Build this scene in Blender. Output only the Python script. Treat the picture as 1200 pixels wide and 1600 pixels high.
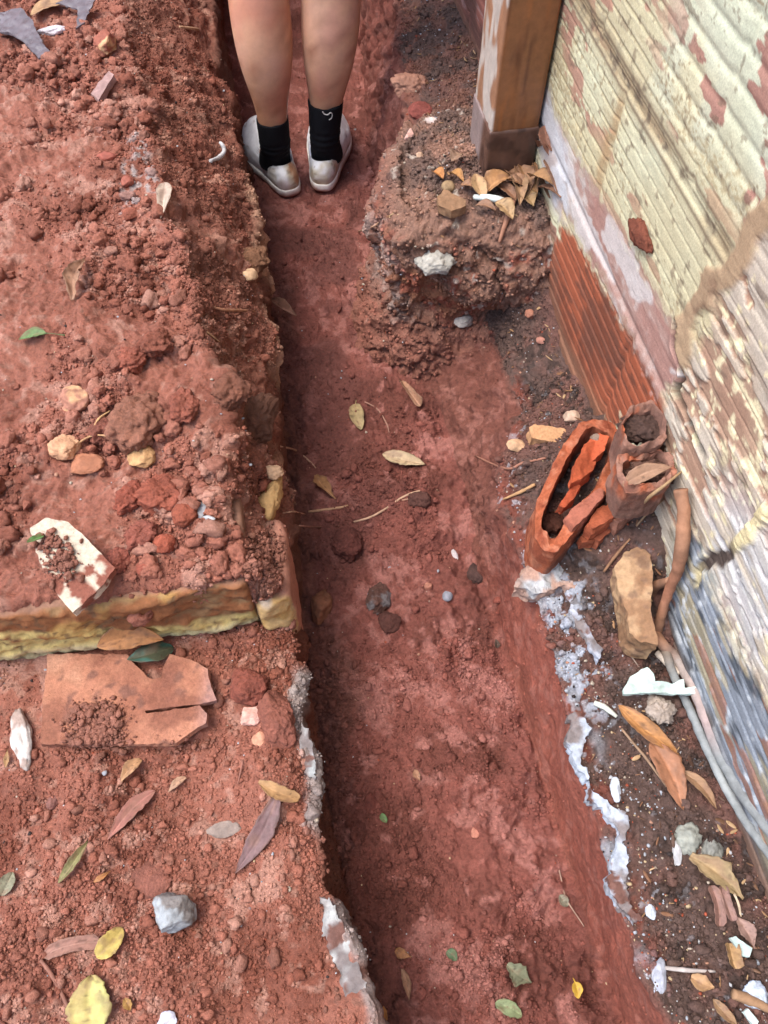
import bpy, bmesh, math, random
import numpy as np
from mathutils import Vector, Matrix
from mathutils.bvhtree import BVHTree

for o in list(bpy.data.objects):
    bpy.data.objects.remove(o)
SC = bpy.context.scene
COL = SC.collection
R = math.radians
random.seed(7)
RNG = np.random.default_rng(7)

# ------------------------------------------------------------------ camera, sky, sun, exposure
CAM_H, CAM_F, CAM_T = 1.12, 1200.0, R(59.0)          # height over the trench floor, focal length in px of a 1200 px wide frame
cam = bpy.data.cameras.new('camera'); camo = bpy.data.objects.new('camera', cam); COL.objects.link(camo)
camo.location = (0, 0, CAM_H); camo.rotation_euler = (R(90) - CAM_T, 0, 0)
cam.sensor_fit = 'VERTICAL'; cam.sensor_height = 36; cam.lens = 36 * CAM_F / 1600
cam.clip_start = .02; cam.clip_end = 500
SC.camera = camo
SUN_EL, SUN_AZ = R(66), R(-95)
world = bpy.data.worlds.new('World'); SC.world = world; world.use_nodes = True
wn = world.node_tree; wn.nodes.clear()
sky = wn.nodes.new('ShaderNodeTexSky'); sky.sky_type = 'NISHITA'; sky.sun_disc = False
sky.sun_elevation = SUN_EL; sky.sun_rotation = SUN_AZ; sky.air_density = 1.0; sky.dust_density = 3.0; sky.ozone_density = 1.0
bg = wn.nodes.new('ShaderNodeBackground'); bg.inputs['Strength'].default_value = .15
wo = wn.nodes.new('ShaderNodeOutputWorld')
wn.links.new(sky.outputs[0], bg.inputs[0]); wn.links.new(bg.outputs[0], wo.inputs[0])
sl = bpy.data.lights.new('sun', 'SUN'); sl.energy = 1.15; sl.angle = R(38); sl.color = (1, .95, .88)
so = bpy.data.objects.new('sun', sl); COL.objects.link(so)
sd = Vector((math.sin(SUN_AZ) * math.cos(SUN_EL), math.cos(SUN_AZ) * math.cos(SUN_EL), math.sin(SUN_EL)))
so.rotation_euler = sd.to_track_quat('Z', 'Y').to_euler(); so.location = (-3, -1, 5)
SC.view_settings.view_transform = 'Standard'; SC.view_settings.look = 'None'
SC.view_settings.gamma = 1; SC.view_settings.exposure = 1.38

# ------------------------------------------------------------------ numpy noise
def _h(ix, iy, iz, seed):
    h = (ix.astype(np.uint32) * np.uint32(374761393) + iy.astype(np.uint32) * np.uint32(668265263)
         + iz.astype(np.uint32) * np.uint32(2147483647 - 95) + np.uint32(seed * 974711 + 12345))
    h = (h ^ (h >> np.uint32(13))) * np.uint32(1274126177)
    h = (h ^ (h >> np.uint32(16))) * np.uint32(2246822519)
    h = h ^ (h >> np.uint32(15))
    return h.astype(np.float64) / 4294967296.0
def noise3(x, y, z, seed=0):
    x, y, z = np.broadcast_arrays(np.asarray(x, float), np.asarray(y, float), np.asarray(z, float))
    xi = np.floor(x).astype(np.int64); yi = np.floor(y).astype(np.int64); zi = np.floor(z).astype(np.int64)
    fx, fy, fz = x - xi, y - yi, z - zi
    fx = fx * fx * (3 - 2 * fx); fy = fy * fy * (3 - 2 * fy); fz = fz * fz * (3 - 2 * fz)
    out = 0
    for a in (0, 1):
        wa = fx if a else 1 - fx
        for b in (0, 1):
            wb = fy if b else 1 - fy
            for c in (0, 1):
                wc = fz if c else 1 - fz
                out = out + wa * wb * wc * _h(xi + a, yi + b, zi + c, seed)
    return out * 2 - 1
def noise2(x, y, seed=0):
    x, y = np.broadcast_arrays(np.asarray(x, float), np.asarray(y, float))
    xi = np.floor(x).astype(np.int64); yi = np.floor(y).astype(np.int64)
    fx, fy = x - xi, y - yi
    fx = fx * fx * (3 - 2 * fx); fy = fy * fy * (3 - 2 * fy)
    z = np.zeros_like(xi); out = 0
    for a in (0, 1):
        wa = fx if a else 1 - fx
        for b in (0, 1):
            wb = fy if b else 1 - fy
            out = out + wa * wb * _h(xi + a, yi + b, z, seed)
    return out * 2 - 1
def fbm3(p, f, octv=4, seed=0, gain=.5):
    r, a = 0, 1.0
    for k in range(octv):
        r = r + a * noise3(p[..., 0] * f, p[..., 1] * f, p[..., 2] * f, seed + k); f *= 2.03; a *= gain
    return r
def fbm2(x, y, f, octv=4, seed=0, gain=.5):
    r, a = 0, 1.0
    for k in range(octv):
        r = r + a * noise2(x * f, y * f, seed + k); f *= 2.03; a *= gain
    return r
def worley2(x, y, f, seed=0):
    x = x * f; y = y * f
    xi = np.floor(x).astype(np.int64); yi = np.floor(y).astype(np.int64)
    best = np.full(x.shape, 9.0); bid = np.zeros(x.shape); z = np.zeros_like(xi)
    for a in (-1, 0, 1):
        for b in (-1, 0, 1):
            cx, cy = xi + a, yi + b
            h1 = _h(cx, cy, z, seed); h2 = _h(cx, cy, z + 1, seed)
            d = (cx + h1 - x) ** 2 + (cy + h2 - y) ** 2
            m = d < best
            best = np.where(m, d, best); bid = np.where(m, _h(cx, cy, z + 2, seed), bid)
    return np.sqrt(best), bid
def sstep(a, b, x):
    t = np.clip((x - a) / (b - a), 0, 1); return t * t * (3 - 2 * t)
def A(r, g, b, k=.80):                                  # sRGB 0-255 -> linear albedo
    c = np.array([r, g, b], float) / 255
    return np.where(c <= .04045, c / 12.92, ((c + .055) / 1.055) ** 2.4) * k
def mixc(c, d, m):
    m = np.asarray(m)[..., None]; return c * (1 - m) + d * m
def inpoly(x, y, poly):
    r = np.zeros(x.shape, bool); n = len(poly)
    for i in range(n):
        x1, y1 = poly[i]; x2, y2 = poly[(i + 1) % n]
        if y1 == y2: continue
        c = ((y1 > y) != (y2 > y)) & (x < (x2 - x1) * (y - y1) / (y2 - y1) + x1)
        r ^= c
    return r

# ------------------------------------------------------------------ camera rays (only used to read positions off the photograph)
FW = np.array([0, math.cos(CAM_T), -math.sin(CAM_T)]); UP = np.array([0, math.sin(CAM_T), math.cos(CAM_T)])
def ray(px, py):
    return FW + np.array([(px - 600) / CAM_F, 0, 0]) + UP * ((800 - py) / CAM_F)
def P(px, py, z=0.):
    d = ray(px, py); t = (z - CAM_H) / d[2]; return np.array([d[0] * t, d[1] * t, z])
def depth_of(p): return float((np.asarray(p) - np.array([0, 0, CAM_H])) @ FW)
def project(p):
    q = p - np.array([0, 0, CAM_H]); d = q @ FW
    return 600 + CAM_F * q[..., 0] / d, 800 - CAM_F * (q @ UP) / d
WX0, WK = .435, -.172                                   # wall face: X = WX0 + WK * Y
WL = math.sqrt(1 + WK * WK)
WD = np.array([WK / WL, 1 / WL, 0]); WN = np.array([-1 / WL, WK / WL, 0])   # along the wall, out of the wall
def Wsz(px, py):
    d = ray(px, py); t = WX0 / (d[0] - WK * d[1]); p = d * t; return p[1] * WL, CAM_H + p[2]
def wall_pt(s, z, off=0.):
    y = s / WL; return np.array([WX0 + WK * y, y, z]) + WN * off

# ------------------------------------------------------------------ materials
def nt(name):
    m = bpy.data.materials.new(name); m.use_nodes = True; return m, m.node_tree, m.node_tree.nodes['Principled BSDF']
def mat_attr(name, rough=.9, nscale=160., namp=.28, bump=.5, bdist=.0015, bscale=350., spec=.25, sss=0., fine=900., trans=0.):
    m, t, b = nt(name); N = t.nodes; L = t.links
    at = N.new('ShaderNodeAttribute'); at.attribute_name = 'Col'
    tc = N.new('ShaderNodeTexCoord')
    n1 = N.new('ShaderNodeTexNoise'); n1.inputs['Scale'].default_value = nscale; n1.inputs['Detail'].default_value = 6; n1.inputs['Roughness'].default_value = .7
    L.new(tc.outputs['Object'], n1.inputs['Vector'])
    mr = N.new('ShaderNodeMapRange'); mr.inputs['From Min'].default_value = .3; mr.inputs['From Max'].default_value = .7
    mr.inputs['To Min'].default_value = 1 - namp; mr.inputs['To Max'].default_value = 1 + namp
    L.new(n1.outputs['Fac'], mr.inputs['Value'])
    mx = N.new('ShaderNodeVectorMath'); mx.operation = 'SCALE'
    L.new(at.outputs['Color'], mx.inputs[0]); L.new(mr.outputs[0], mx.inputs['Scale'])
    L.new(mx.outputs[0], b.inputs['Base Color'])
    n2 = N.new('ShaderNodeTexNoise'); n2.inputs['Scale'].default_value = bscale; n2.inputs['Detail'].default_value = 5; n2.inputs['Roughness'].default_value = .75
    L.new(tc.outputs['Object'], n2.inputs['Vector'])
    bp = N.new('ShaderNodeBump'); bp.inputs['Strength'].default_value = bump; bp.inputs['Distance'].default_value = bdist
    L.new(n2.outputs['Fac'], bp.inputs['Height']); L.new(bp.outputs[0], b.inputs['Normal'])
    rr = N.new('ShaderNodeMapRange'); rr.inputs['From Min'].default_value = .35; rr.inputs['From Max'].default_value = .65
    rr.inputs['To Min'].default_value = max(.05, rough - .12); rr.inputs['To Max'].default_value = min(1, rough + .1)
    L.new(n2.outputs['Fac'], rr.inputs['Value']); L.new(rr.outputs[0], b.inputs['Roughness'])
    b.inputs['Specular IOR Level'].default_value = spec
    if sss:
        b.inputs['Subsurface Weight'].default_value = sss; b.inputs['Subsurface Radius'].default_value = (1, .35, .2); b.inputs['Subsurface Scale'].default_value = .006
    if trans:
        tr = N.new('ShaderNodeBsdfTranslucent'); ms = N.new('ShaderNodeMixShader'); ms.inputs[0].default_value = trans
        L.new(mx.outputs[0], tr.inputs['Color']); L.new(b.outputs[0], ms.inputs[1]); L.new(tr.outputs[0], ms.inputs[2])
        L.new(ms.outputs[0], N['Material Output'].inputs['Surface'])
    return m
M_SOIL = mat_attr('red soil', .88, 260, .34, 1.0, .0042, 260, .25)
M_CRUMB = mat_attr('soil crumb', .92, 320, .3, .9, .003, 420, .2)
M_STONE = mat_attr('stone', .8, 130, .25, .6, .0015, 300, .3)
M_CLAY = mat_attr('fired clay', .9, 220, .26, .8, .0022, 380, .2)
M_LEAF = mat_attr('dry leaf', .6, 110, .22, .35, .0006, 260, .35, trans=.12)
M_WALL = mat_attr('old wall paint', .85, 480, .24, .4, .0008, 520, .2)
M_WOOD = mat_attr('varnished wood', .42, 60, .18, .2, .0006, 180, .45)
M_SKIN = mat_attr('skin', .55, 45, .09, .18, .0006, 420, .4, sss=.12)
M_CLOTH = mat_attr('cloth', .92, 300, .2, .5, .0008, 900, .2)
M_SHOE = mat_attr('shoe canvas', .6, 55, .14, .3, .0006, 300, .35)
M_ROOT = mat_attr('root bark', .75, 90, .22, .5, .001, 260, .3)
M_PLASTIC = mat_attr('dusty plastic film', .4, 90, .2, .4, .0012, 120, .5)

# ------------------------------------------------------------------ mesh helpers
def mesh(name, V, faces, cols=None, mat=None, smooth=True):
    me = bpy.data.meshes.new(name)
    V = np.asarray(V, float); n = len(V)
    F = np.asarray(faces) if not isinstance(faces, list) or (faces and len(set(map(len, faces))) == 1) else None
    if F is not None and F.ndim == 2:
        k = F.shape[1]; nf = len(F)
        me.vertices.add(n); me.vertices.foreach_set('co', V.astype(np.float32).ravel())
        me.loops.add(nf * k); me.loops.foreach_set('vertex_index', F.astype(np.int32).ravel())
        me.polygons.add(nf); me.polygons.foreach_set('loop_start', (np.arange(nf) * k).astype(np.int32))
        me.polygons.foreach_set('loop_total', np.full(nf, k, np.int32))
        me.update(calc_edges=True)
    else:
        me.from_pydata([tuple(v) for v in V], [], [list(f) for f in faces])
    me.validate()
    if smooth: me.polygons.foreach_set('use_smooth', np.ones(len(me.polygons), bool))
    setcol(me, cols)
    if mat: me.materials.append(mat)
    return me
def setcol(me, cols):
    if cols is None: return
    c = np.asarray(cols, float); n = len(me.vertices)
    if c.ndim == 1: c = np.tile(c, (n, 1))
    c4 = np.ones((n, 4), np.float32); c4[:, :3] = np.clip(c, 0, 1)
    a = me.color_attributes.get('Col') or me.color_attributes.new('Col', 'FLOAT_COLOR', 'POINT')
    a.data.foreach_set('color', c4.ravel())
def link(name, me, loc=None, parent=None):
    o = bpy.data.objects.new(name, me); COL.objects.link(o)
    if loc is not None:
        loc = Vector(tuple(float(v) for v in loc))
        if me is not None: me.transform(Matrix.Translation(-loc))
        o.location = loc
    if parent is not None:
        o.parent = parent
        if me is not None: me.transform(Matrix.Translation(-parent.location))     # parents are unrotated Empties / meshes at their base
    return o
def tag(o, label, cat, group=None):
    o['label'] = label; o['category'] = cat
    if group: o['group'] = group
    return o
def empty(name, loc, label, cat, group=None):
    o = link(name, None, loc); return tag(o, label, cat, group)
def part(name, me, parent): 
    o = bpy.data.objects.new(name, me); COL.objects.link(o); o.parent = parent
    me.transform(Matrix.Translation(-parent.matrix_world.translation if False else -wloc(parent))); return o
def wloc(o):
    v = Vector(o.location)
    while o.parent: o = o.parent; v = v + Vector(o.location)
    return v
def grid_faces(nr, nc, closed=False):
    i = np.arange(nr - 1)[:, None]; j = np.arange(nc if closed else nc - 1)[None, :]
    a = i * nc + j; b = i * nc + (j + 1) % nc
    return np.stack([a, b, b + nc, a + nc], -1).reshape(-1, 4)
def grid_normals(G):
    du = np.gradient(G, axis=1); dv = np.gradient(G, axis=0)
    n = np.cross(du, dv); n /= np.linalg.norm(n, axis=-1, keepdims=True) + 1e-12
    return n

# ------------------------------------------------------------------ the ground: one lofted sheet with the trench cut into it
def rail(pts):
    q = np.array([P(*p) for p in pts]); q = q[np.argsort(q[:, 1])]; return q
def rail_at(q, Y):
    # linear interpolation, continued along the trench direction outside the measured part
    x = np.interp(Y, q[:, 1], q[:, 0]); z = np.interp(Y, q[:, 1], q[:, 2])
    x = np.where(Y > q[-1, 1], q[-1, 0] + WK * (Y - q[-1, 1]), x)
    x = np.where(Y < q[0, 1], q[0, 0] + WK * (Y - q[0, 1]), x)
    return x, z
floorL = rail([(345, 0, 0), (352, 60, 0), (372, 200, 0), (398, 320, 0), (418, 450, 0), (432, 600, 0), (445, 740, 0), (462, 880, 0), (478, 1000, 0), (492, 1150, 0), (515, 1300, 0), (548, 1450, 0), (585, 1580, 0)])
lipL = rail([(335, 40, .24), (352, 140, .23), (383, 310, .21), (407, 420, .2), (413, 520, .19), (431, 650, .18), (438, 740, .17), (448, 870, .17), (455, 950, .17), (463, 1040, .17), (478, 1180, .17), (500, 1320, .17), (540, 1450, .17), (575, 1570, .17), (590, 1650, .17)])
crestU = rail([(185, 0, .36), (215, 100, .36), (245, 250, .36), (285, 380, .36), (300, 450, .355), (325, 560, .35), (345, 650, .34), (366, 780, .315), (383, 850, .306), (390, 940, .304)])
crestD = rail([(330, 700, .175), (400, 1000, .178), (420, 1150, .178), (440, 1300, .178), (480, 1450, .178), (520, 1600, .178)])
floorR = rail([(566, 0, 0), (573, 150, 0), (585, 260, 0), (592, 350, 0), (597, 450, 0), (615, 500, .0), (640, 560, .01), (690, 640, .015), (715, 720, .015), (735, 800, .01), (755, 900, .005), (785, 1000, 0), (818, 1100, 0), (848, 1200, 0), (888, 1350, 0), (930, 1480, 0), (972, 1600, 0)])
lipR = rail([(622, 0, .27), (630, 120, .28), (634, 210, .28), (640, 330, .17), (700, 440, .10), (785, 560, .10), (818, 640, .13), (800, 690, .145), (775, 740, .15), (790, 800, .16), (815, 880, .17), (840, 950, .17), (862, 1040, .17), (890, 1150, .17), (915, 1220, .17), (945, 1320, .17), (975, 1420, .17), (1010, 1520, .17), (1040, 1600, .17)])
def riserY(X): return .3895 + .16 * (X + .161)
Yd = [-.34]
while Yd[-1] < 2.5: Yd.append(Yd[-1] + .0017 + .0011 * max(0, Yd[-1]) + (.004 if Yd[-1] > 1.9 else 0))
Yd = np.array(Yd)
Yrows = np.concatenate([[-40, -12, -5, -2.5, -1.4, -.8, -.55, -.45, -.38], Yd, [2.54, 2.6, 2.7, 2.85, 3.0, 3.3, 4, 6, 10, 20, 60]])
NR = len(Yrows); Y = Yrows
fl = np.array(rail_at(floorL, Y)).T; ll = np.array(rail_at(lipL, Y)).T; cu = np.array(rail_at(crestU, Y)).T; cd = np.array(rail_at(crestD, Y)).T
fr = np.array(rail_at(floorR, Y)).T; lr = np.array(rail_at(lipR, Y)).T
wx = WX0 + WK * Y; wz = np.interp(Y, [0, .35, .42, .50, .62, .73, .85, 1.0, 1.1, 1.2], [.172, .176, .215, .288, .288, .212, .2, .26, .29, .318])
# jitter along the trench so that no edge runs straight
def jit(seed, amp, f=14): return amp * (noise2(Y * f, Y * 0 + seed, seed) + .5 * noise2(Y * f * 2.7, Y * 0 + seed, seed + 1))
ll[:, 0] += jit(3, .006, 22); fl[:, 0] += jit(5, .005); fr[:, 0] += jit(7, .006); lr[:, 0] += jit(9, .006, 20); cu[:, 0] += jit(11, .012, 12)
fl[:, 0] = np.maximum(fl[:, 0], ll[:, 0] - .03)
endm = np.clip(sstep(2.46, 2.54, Y) + sstep(-.9, -1.6, Y), 0, 1)            # the trench ends out of sight, its far end placed to block sky light
for q in (fl, fr): q[:, 1] = q[:, 1] * (1 - endm) + .22 * endm
for q in (ll, lr): q[:, 1] = q[:, 1] * (1 - endm) + .22 * endm
heap = sstep(1.82, 2.25, Y) * (1 - sstep(3.4, 4.4, Y)); cu[:, 1] += .62 * heap; ll[:, 1] += .42 * heap; lr[:, 1] += .3 * heap; hz = sstep(2.46, 2.6, Y) * (1 - sstep(3.4, 4.4, Y)); fl[:, 1] += .6 * hz; fr[:, 1] += .6 * hz  # unseen heaps and raised end, added to shade the far trench from the sky
segs = []                                                                  # (start, end, samples, zone)
def seg(a, b, n, zone, ease=None): segs.append((a, b, n, zone))
x_far = np.full(NR, -40.); 
UPz = np.interp(Y, [.3, .6, 1.0, 1.6], [.304, .318, .345, .36]) + .6 * heap; DNz = np.full(NR, .18)
def lofted(c, zfield):
    pl = np.stack([np.full(NR, -40.), np.full(NR, .22)], 1)
    p2 = np.stack([np.full(NR, -3.), zfield * .5 + .11], 1)
    p1 = np.stack([c[:, 0] - 1.1, zfield], 1)
    # sloping bank between crest and lip: a slight ledge at two thirds
    led = np.stack([c[:, 0] * .35 + ll[:, 0] * .65, c[:, 1] * .42 + ll[:, 1] * .58], 1)
    mid = (fl + fr) / 2; mid[:, 1] = (fl[:, 1] + fr[:, 1]) / 2 - .004
    rmid = np.stack([(lr[:, 0] * .5 + wx * .5), (lr[:, 1] + wz) / 2], 1)
    wb = np.stack([wx + .01, wz], 1); wr = np.stack([wx + 3, wz], 1); wf = np.stack([np.full(NR, 45.), np.full(NR, .2)], 1)
    rails = [pl, p2, p1, c, led, ll, fl, mid, fr, lr, rmid, wb, wr, wf]
    ns = [4, 14, 430, 44, 34, 62, 76, 76, 62, 50, 50, 6, 4, 1]
    out = []; zone = []; u = []
    for k in range(len(rails) - 1):
        n = ns[k]
        t = np.arange(n) / n
        if k == 1: t = t ** .5
        out.append(rails[k][:, None, :] * (1 - t)[None, :, None] + rails[k + 1][:, None, :] * t[None, :, None]); zone += [k] * n; u += list(t)
    out.append(rails[-1][:, None, :]); zone.append(len(rails) - 2); u.append(1)
    return np.concatenate(out, 1), np.array(zone), np.array(u)
GU, ZONE, UU = lofted(cu, UPz); GD, _, _ = lofted(cd, DNz)
bl = sstep(.010, .022, Y[:, None] - riserY(GU[..., 0]))
bl = np.where(ZONE[None, :] >= 5, 1.0, bl)
G2 = GU * bl[..., None] + GD * (1 - bl[..., None])
# soften the profile's corners
K = np.array([1, 2, 3, 2, 1.]) / 9
Gs = sum(w * np.roll(G2, k - 2, axis=1) for k, w in enumerate(K))
core = (ZONE[None, :] >= 3) & (ZONE[None, :] <= 10)
G2 = np.where(core[..., None], Gs, G2)
G = np.stack([G2[..., 0], np.repeat(Y[:, None], G2.shape[1], 1), G2[..., 1]], -1)
NC = G.shape[1]
lowc = sstep(-.42, -.34, Y)[:, None] * (1 - sstep(2.45, 2.6, Y)[:, None]) * sstep(-2.2, -1.3, G[..., 0]) * (1 - sstep(.45, .6, G[..., 0]))
nrm = grid_normals(G); nrm = np.where((nrm[..., 2:3] < -.2), -nrm, nrm)
SA = np.concatenate([np.zeros((NR, 1)), np.cumsum(np.linalg.norm(np.diff(np.stack([G[..., 0], G[..., 2]], -1), axis=1), axis=-1), 1)], 1)
k5 = int(np.argmax(ZONE == 5)); SA = SA - SA[:, k5:k5 + 1] + ll[:, :1]; SY = G[..., 1]
X_, Y_, Z_ = G[..., 0], G[..., 1], G[..., 2]
zoneg = np.repeat(ZONE[None, :], NR, 0); ug = np.repeat(UU[None, :], NR, 0)
plat = (zoneg <= 2) | ((zoneg == 3) & (bl < .5)) | ((zoneg == 4) & (bl < .5))
plat = plat.astype(float); bank = (((zoneg == 3) | (zoneg == 4)) & (bl >= .5)).astype(float)
wallL = (zoneg == 5).astype(float); floor = ((zoneg == 6) | (zoneg == 7)).astype(float); wallR = (zoneg == 8).astype(float); right = (zoneg >= 9).astype(float)
def blur(m, k=7):
    for ax in (0, 1):
        m = sum(np.roll(m, i - k // 2, axis=ax) for i in range(k)) / k
    return m
plat, bank, wallL, floor, wallR, right = [blur(m) for m in (plat, bank, wallL, floor, wallR, right)]
up = plat * bl; dn = plat * (1 - bl)
loose = np.clip(.5 + .9 * fbm2(X_, Y_, 7, 3, 21), 0, 1)                      # where the soil lies in crumbs rather than trodden flat
fpos = np.where(zoneg == 6, ug * .5, np.where(zoneg == 7, .5 + ug * .5, 0))      # 0 left .. 1 right across the floor
nearf = sstep(1.0, .55, Y_)
floor_loose = np.clip((sstep(.45, .8, fpos + .18 * fbm2(X_, Y_, 9, 2, 31)) * sstep(1.25, 1.0, Y_) + .5 * nearf * loose), 0, 1) * floor
L_ = np.clip(up * (.35 + .65 * loose) + dn * .55 * loose + bank * .55 + floor_loose * .75 + right * .6 + wallL * .35 + wallR * .12 + floor * .1, 0, 1.2)
def dome(f, seed, r=.75, keep=.6):
    d, i = worley2(SA + .012 * fbm2(SA, SY, 40, 2, seed + 5), SY + .012 * fbm2(SA, SY, 40, 2, seed + 9), f, seed)
    rr = r * (.55 + .45 * ((i * 7.13) % 1))
    return np.sqrt(np.clip(1 - (d / rr) ** 2, 0, 1)) * (i < keep) * (.5 + .5 * ((i * 17.7) % 1)), i
dA, iA = dome(26, 1, .7, .42); dB, iB = dome(62, 2, .75, .6); dC, iC = dome(130, 3, .75, .7); dD, _ = dome(260, 4, .8, .8)
fb = fbm3(G, 9, 5, 40, .55)
D = fb * (.013 * up + .007 * dn + .014 * bank + .010 * wallL + .0065 * floor + .007 * wallR + .006 * right)
fg = fbm2(SA, SY, 55, 4, 45, .62); fg2 = np.abs(fbm2(SA + .3, SY, 34, 4, 47, .6))
D += (fg * .0038 - fg2 * .0045) * np.clip(L_ + .22, 0, 1)
D += (dn * .010 * sstep(.39, .31, Y_ - .16 * (X_ + .161)) + up * .006) * fbm2(SA, SY, 15, 3, 51)
D += floor * floor_loose * .012 * fbm2(SA, SY, 17, 4, 53, .55) + floor * .003 * fbm2(SA, SY, 40, 3, 57, .6)
D += wallR * sstep(.5, .62, Y_) * (.009 * fbm2(SA, SY, 24, 4, 49, .6) + .004 * fg)
D += dA * (.012 * up * loose + .003 * dn * loose + .004 * bank + .009 * floor_loose + .003 * right) * (1 + .3 * fb)
D += dB * L_ * .0040 + dC * L_ * .0024 + dD * np.clip(L_ + .1, 0, 1) * .0016
# trowel scrapes and cracks in the damp flat part of the floor
scr = np.abs(fbm2(X_ * 2.2 + Y_ * 1.3, Y_ - X_ * .6, 16, 4, 71))
wet = np.clip(sstep(.95, .75, fpos) * sstep(.42, .6, Y_) * sstep(1.9, 1.5, Y_) * floor * (1 - floor_loose), 0, 1)
D -= (sstep(.10, .0, scr) * .006) * floor * (1 - .6 * floor_loose)
# hollow left where spoil was dug away at the left bank, overhanging lumps
D += bank * .010 * fbm3(G, 20, 4, 90, .55)
D += wallL * .012 * fbm3(G, 18, 3, 95)
crustR = 0
G = G + nrm * (D * lowc)[..., None]

# colours of the ground (albedo, with shade painted at the floor's left edge)
c_red = A(182, 118, 98, .72); c_red2 = A(148, 89, 71, .71); c_pale = A(198, 149, 130, .72); c_brown = A(154, 100, 82, .8); c_floor = A(158, 96, 84, .72); c_floor2 = A(126, 75, 64, .72)
c_clay = A(178, 121, 110, .76); c_wallR = A(168, 99, 82, .72); c_dark = A(112, 74, 60); c_hum = A(108, 86, 78); c_lime = A(212, 218, 224); c_tan = A(206, 164, 136)
n1 = fbm2(SA, SY, 11, 4, 101); n2 = fbm2(SA, SY, 38, 4, 111, .6); n3 = fbm2(SA, SY, 120, 2, 121)
def full(c): return np.tile(c, G.shape[:2] + (1,))
cp = mixc(mixc(full(c_red), c_red2, sstep(-.3, .9, n1 + .6 * n2 + .3 * n3)), c_pale, sstep(.2, .9, n2 - .3 * n1 + .5 * n3) * .8)
cp = mixc(cp, A(150, 108, 92), sstep(.5, .9, n3) * .6)
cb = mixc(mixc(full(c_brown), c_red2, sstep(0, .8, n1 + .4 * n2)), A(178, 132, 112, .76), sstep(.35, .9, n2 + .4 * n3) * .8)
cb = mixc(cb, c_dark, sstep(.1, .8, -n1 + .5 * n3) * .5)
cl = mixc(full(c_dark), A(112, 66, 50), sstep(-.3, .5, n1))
cf = mixc(mixc(full(c_floor), c_floor2, sstep(-.3, .9, n1 + .6 * n2 + .3 * n3)), c_clay, sstep(.1, .9, n2 - n1 * .5 + .4 * n3) * .8)
cf = mixc(cf, A(130, 82, 74, .66), wet * sstep(-.2, .6, n1 + .3) * .7); cf = mixc(cf, A(122, 80, 68, .74), sstep(.22, .02, fpos + .12 * n1) * sstep(1.9, 1.0, Y_ + 0 * n1) * .75)  # damp patches, then the bank's shade painted along the floor's left edge
cw = mixc(full(c_wallR), A(136, 76, 64, .7), sstep(0, .6, n1 + .4 * n2)); cw = mixc(cw, A(182, 106, 88, .78), sstep(.55, .40, Y_) * .6 * sstep(-.6, .3, n1)); cw = mixc(cw, cf, sstep(.5, .62, Y_) * .85); cw = mixc(cw, A(180, 126, 112, .7), sstep(.1, .9, n2 + .7 * n3) * .4)
cr = mixc(mixc(full(c_hum), A(126, 90, 80), sstep(-.1, .6, n1)), A(76, 60, 54), sstep(.1, .6, n2))
cr = mixc(cr, A(150, 82, 66), right * sstep(.55, .0, ug) * (zoneg == 9) * sstep(-.3, .4, n2) * .8)
cr = mixc(cr, A(148, 104, 88), sstep(1.15, 1.3, Y_) * sstep(-.3, .5, n2) * .6)
tot = (up + dn + bank + wallL + floor + wallR + right)[..., None] + 1e-6
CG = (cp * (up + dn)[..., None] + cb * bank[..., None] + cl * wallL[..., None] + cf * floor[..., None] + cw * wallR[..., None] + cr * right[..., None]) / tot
CG *= (1 + .12 * n2 + .10 * n3)[..., None]
CG *= (1 - .18 * sstep(.1, .5, dB) * 0)[..., None]
# lime and mortar crust along the trench edges
dxr = X_ - lr[:, 0][:, None]; dxl = ll[:, 0][:, None] - X_
mr_ = np.clip((sstep(.034, .010, dxr + .018 * fbm2(X_, Y_, 24, 3, 131)) * sstep(-.012, .0, dxr + .006 * n2)) * sstep(.52, .44, Y_) * sstep(-.25, .25, fbm2(X_, Y_, 13, 3, 141) + .25), 0, 1)
mr_ *= (zoneg >= 9)
ml_ = np.clip(sstep(.020, .004, dxl + .010 * fbm2(X_, Y_, 30, 3, 151)) * sstep(.1, .5, fbm2(X_ * .6, Y_, 10, 3, 161) + .1) * .8 * sstep(.40, .34, Y_) * (zoneg >= 4) * (zoneg <= 5), 0, 1) * sstep(.115, .14, G[..., 2])
mt_ = np.clip(sstep(.010, .002, np.abs(dxl + .002 + .006 * n2)) * sstep(.5, .6, Y_) * sstep(1.35, 1.2, Y_) * sstep(-.5, .1, fbm2(X_, Y_, 9, 2, 171)) * (zoneg >= 4) * (zoneg <= 5), 0, 1) * sstep(.13, .16, G[..., 2])
CG = mixc(CG, A(186, 190, 198, .7) * (1 + .22 * n3 + .2 * n2)[..., None], mr_ * .8); CG = mixc(CG, A(178, 176, 172, .7) * (1 + .2 * n3)[..., None], ml_ * .85); CG = mixc(CG, c_tan * (1 + .15 * n3)[..., None], mt_ * .9)
G = G + nrm * (((mr_ * .006 + ml_ * .004 + mt_ * .012) * (1 + .5 * n2)) * lowc)[..., None]
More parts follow.
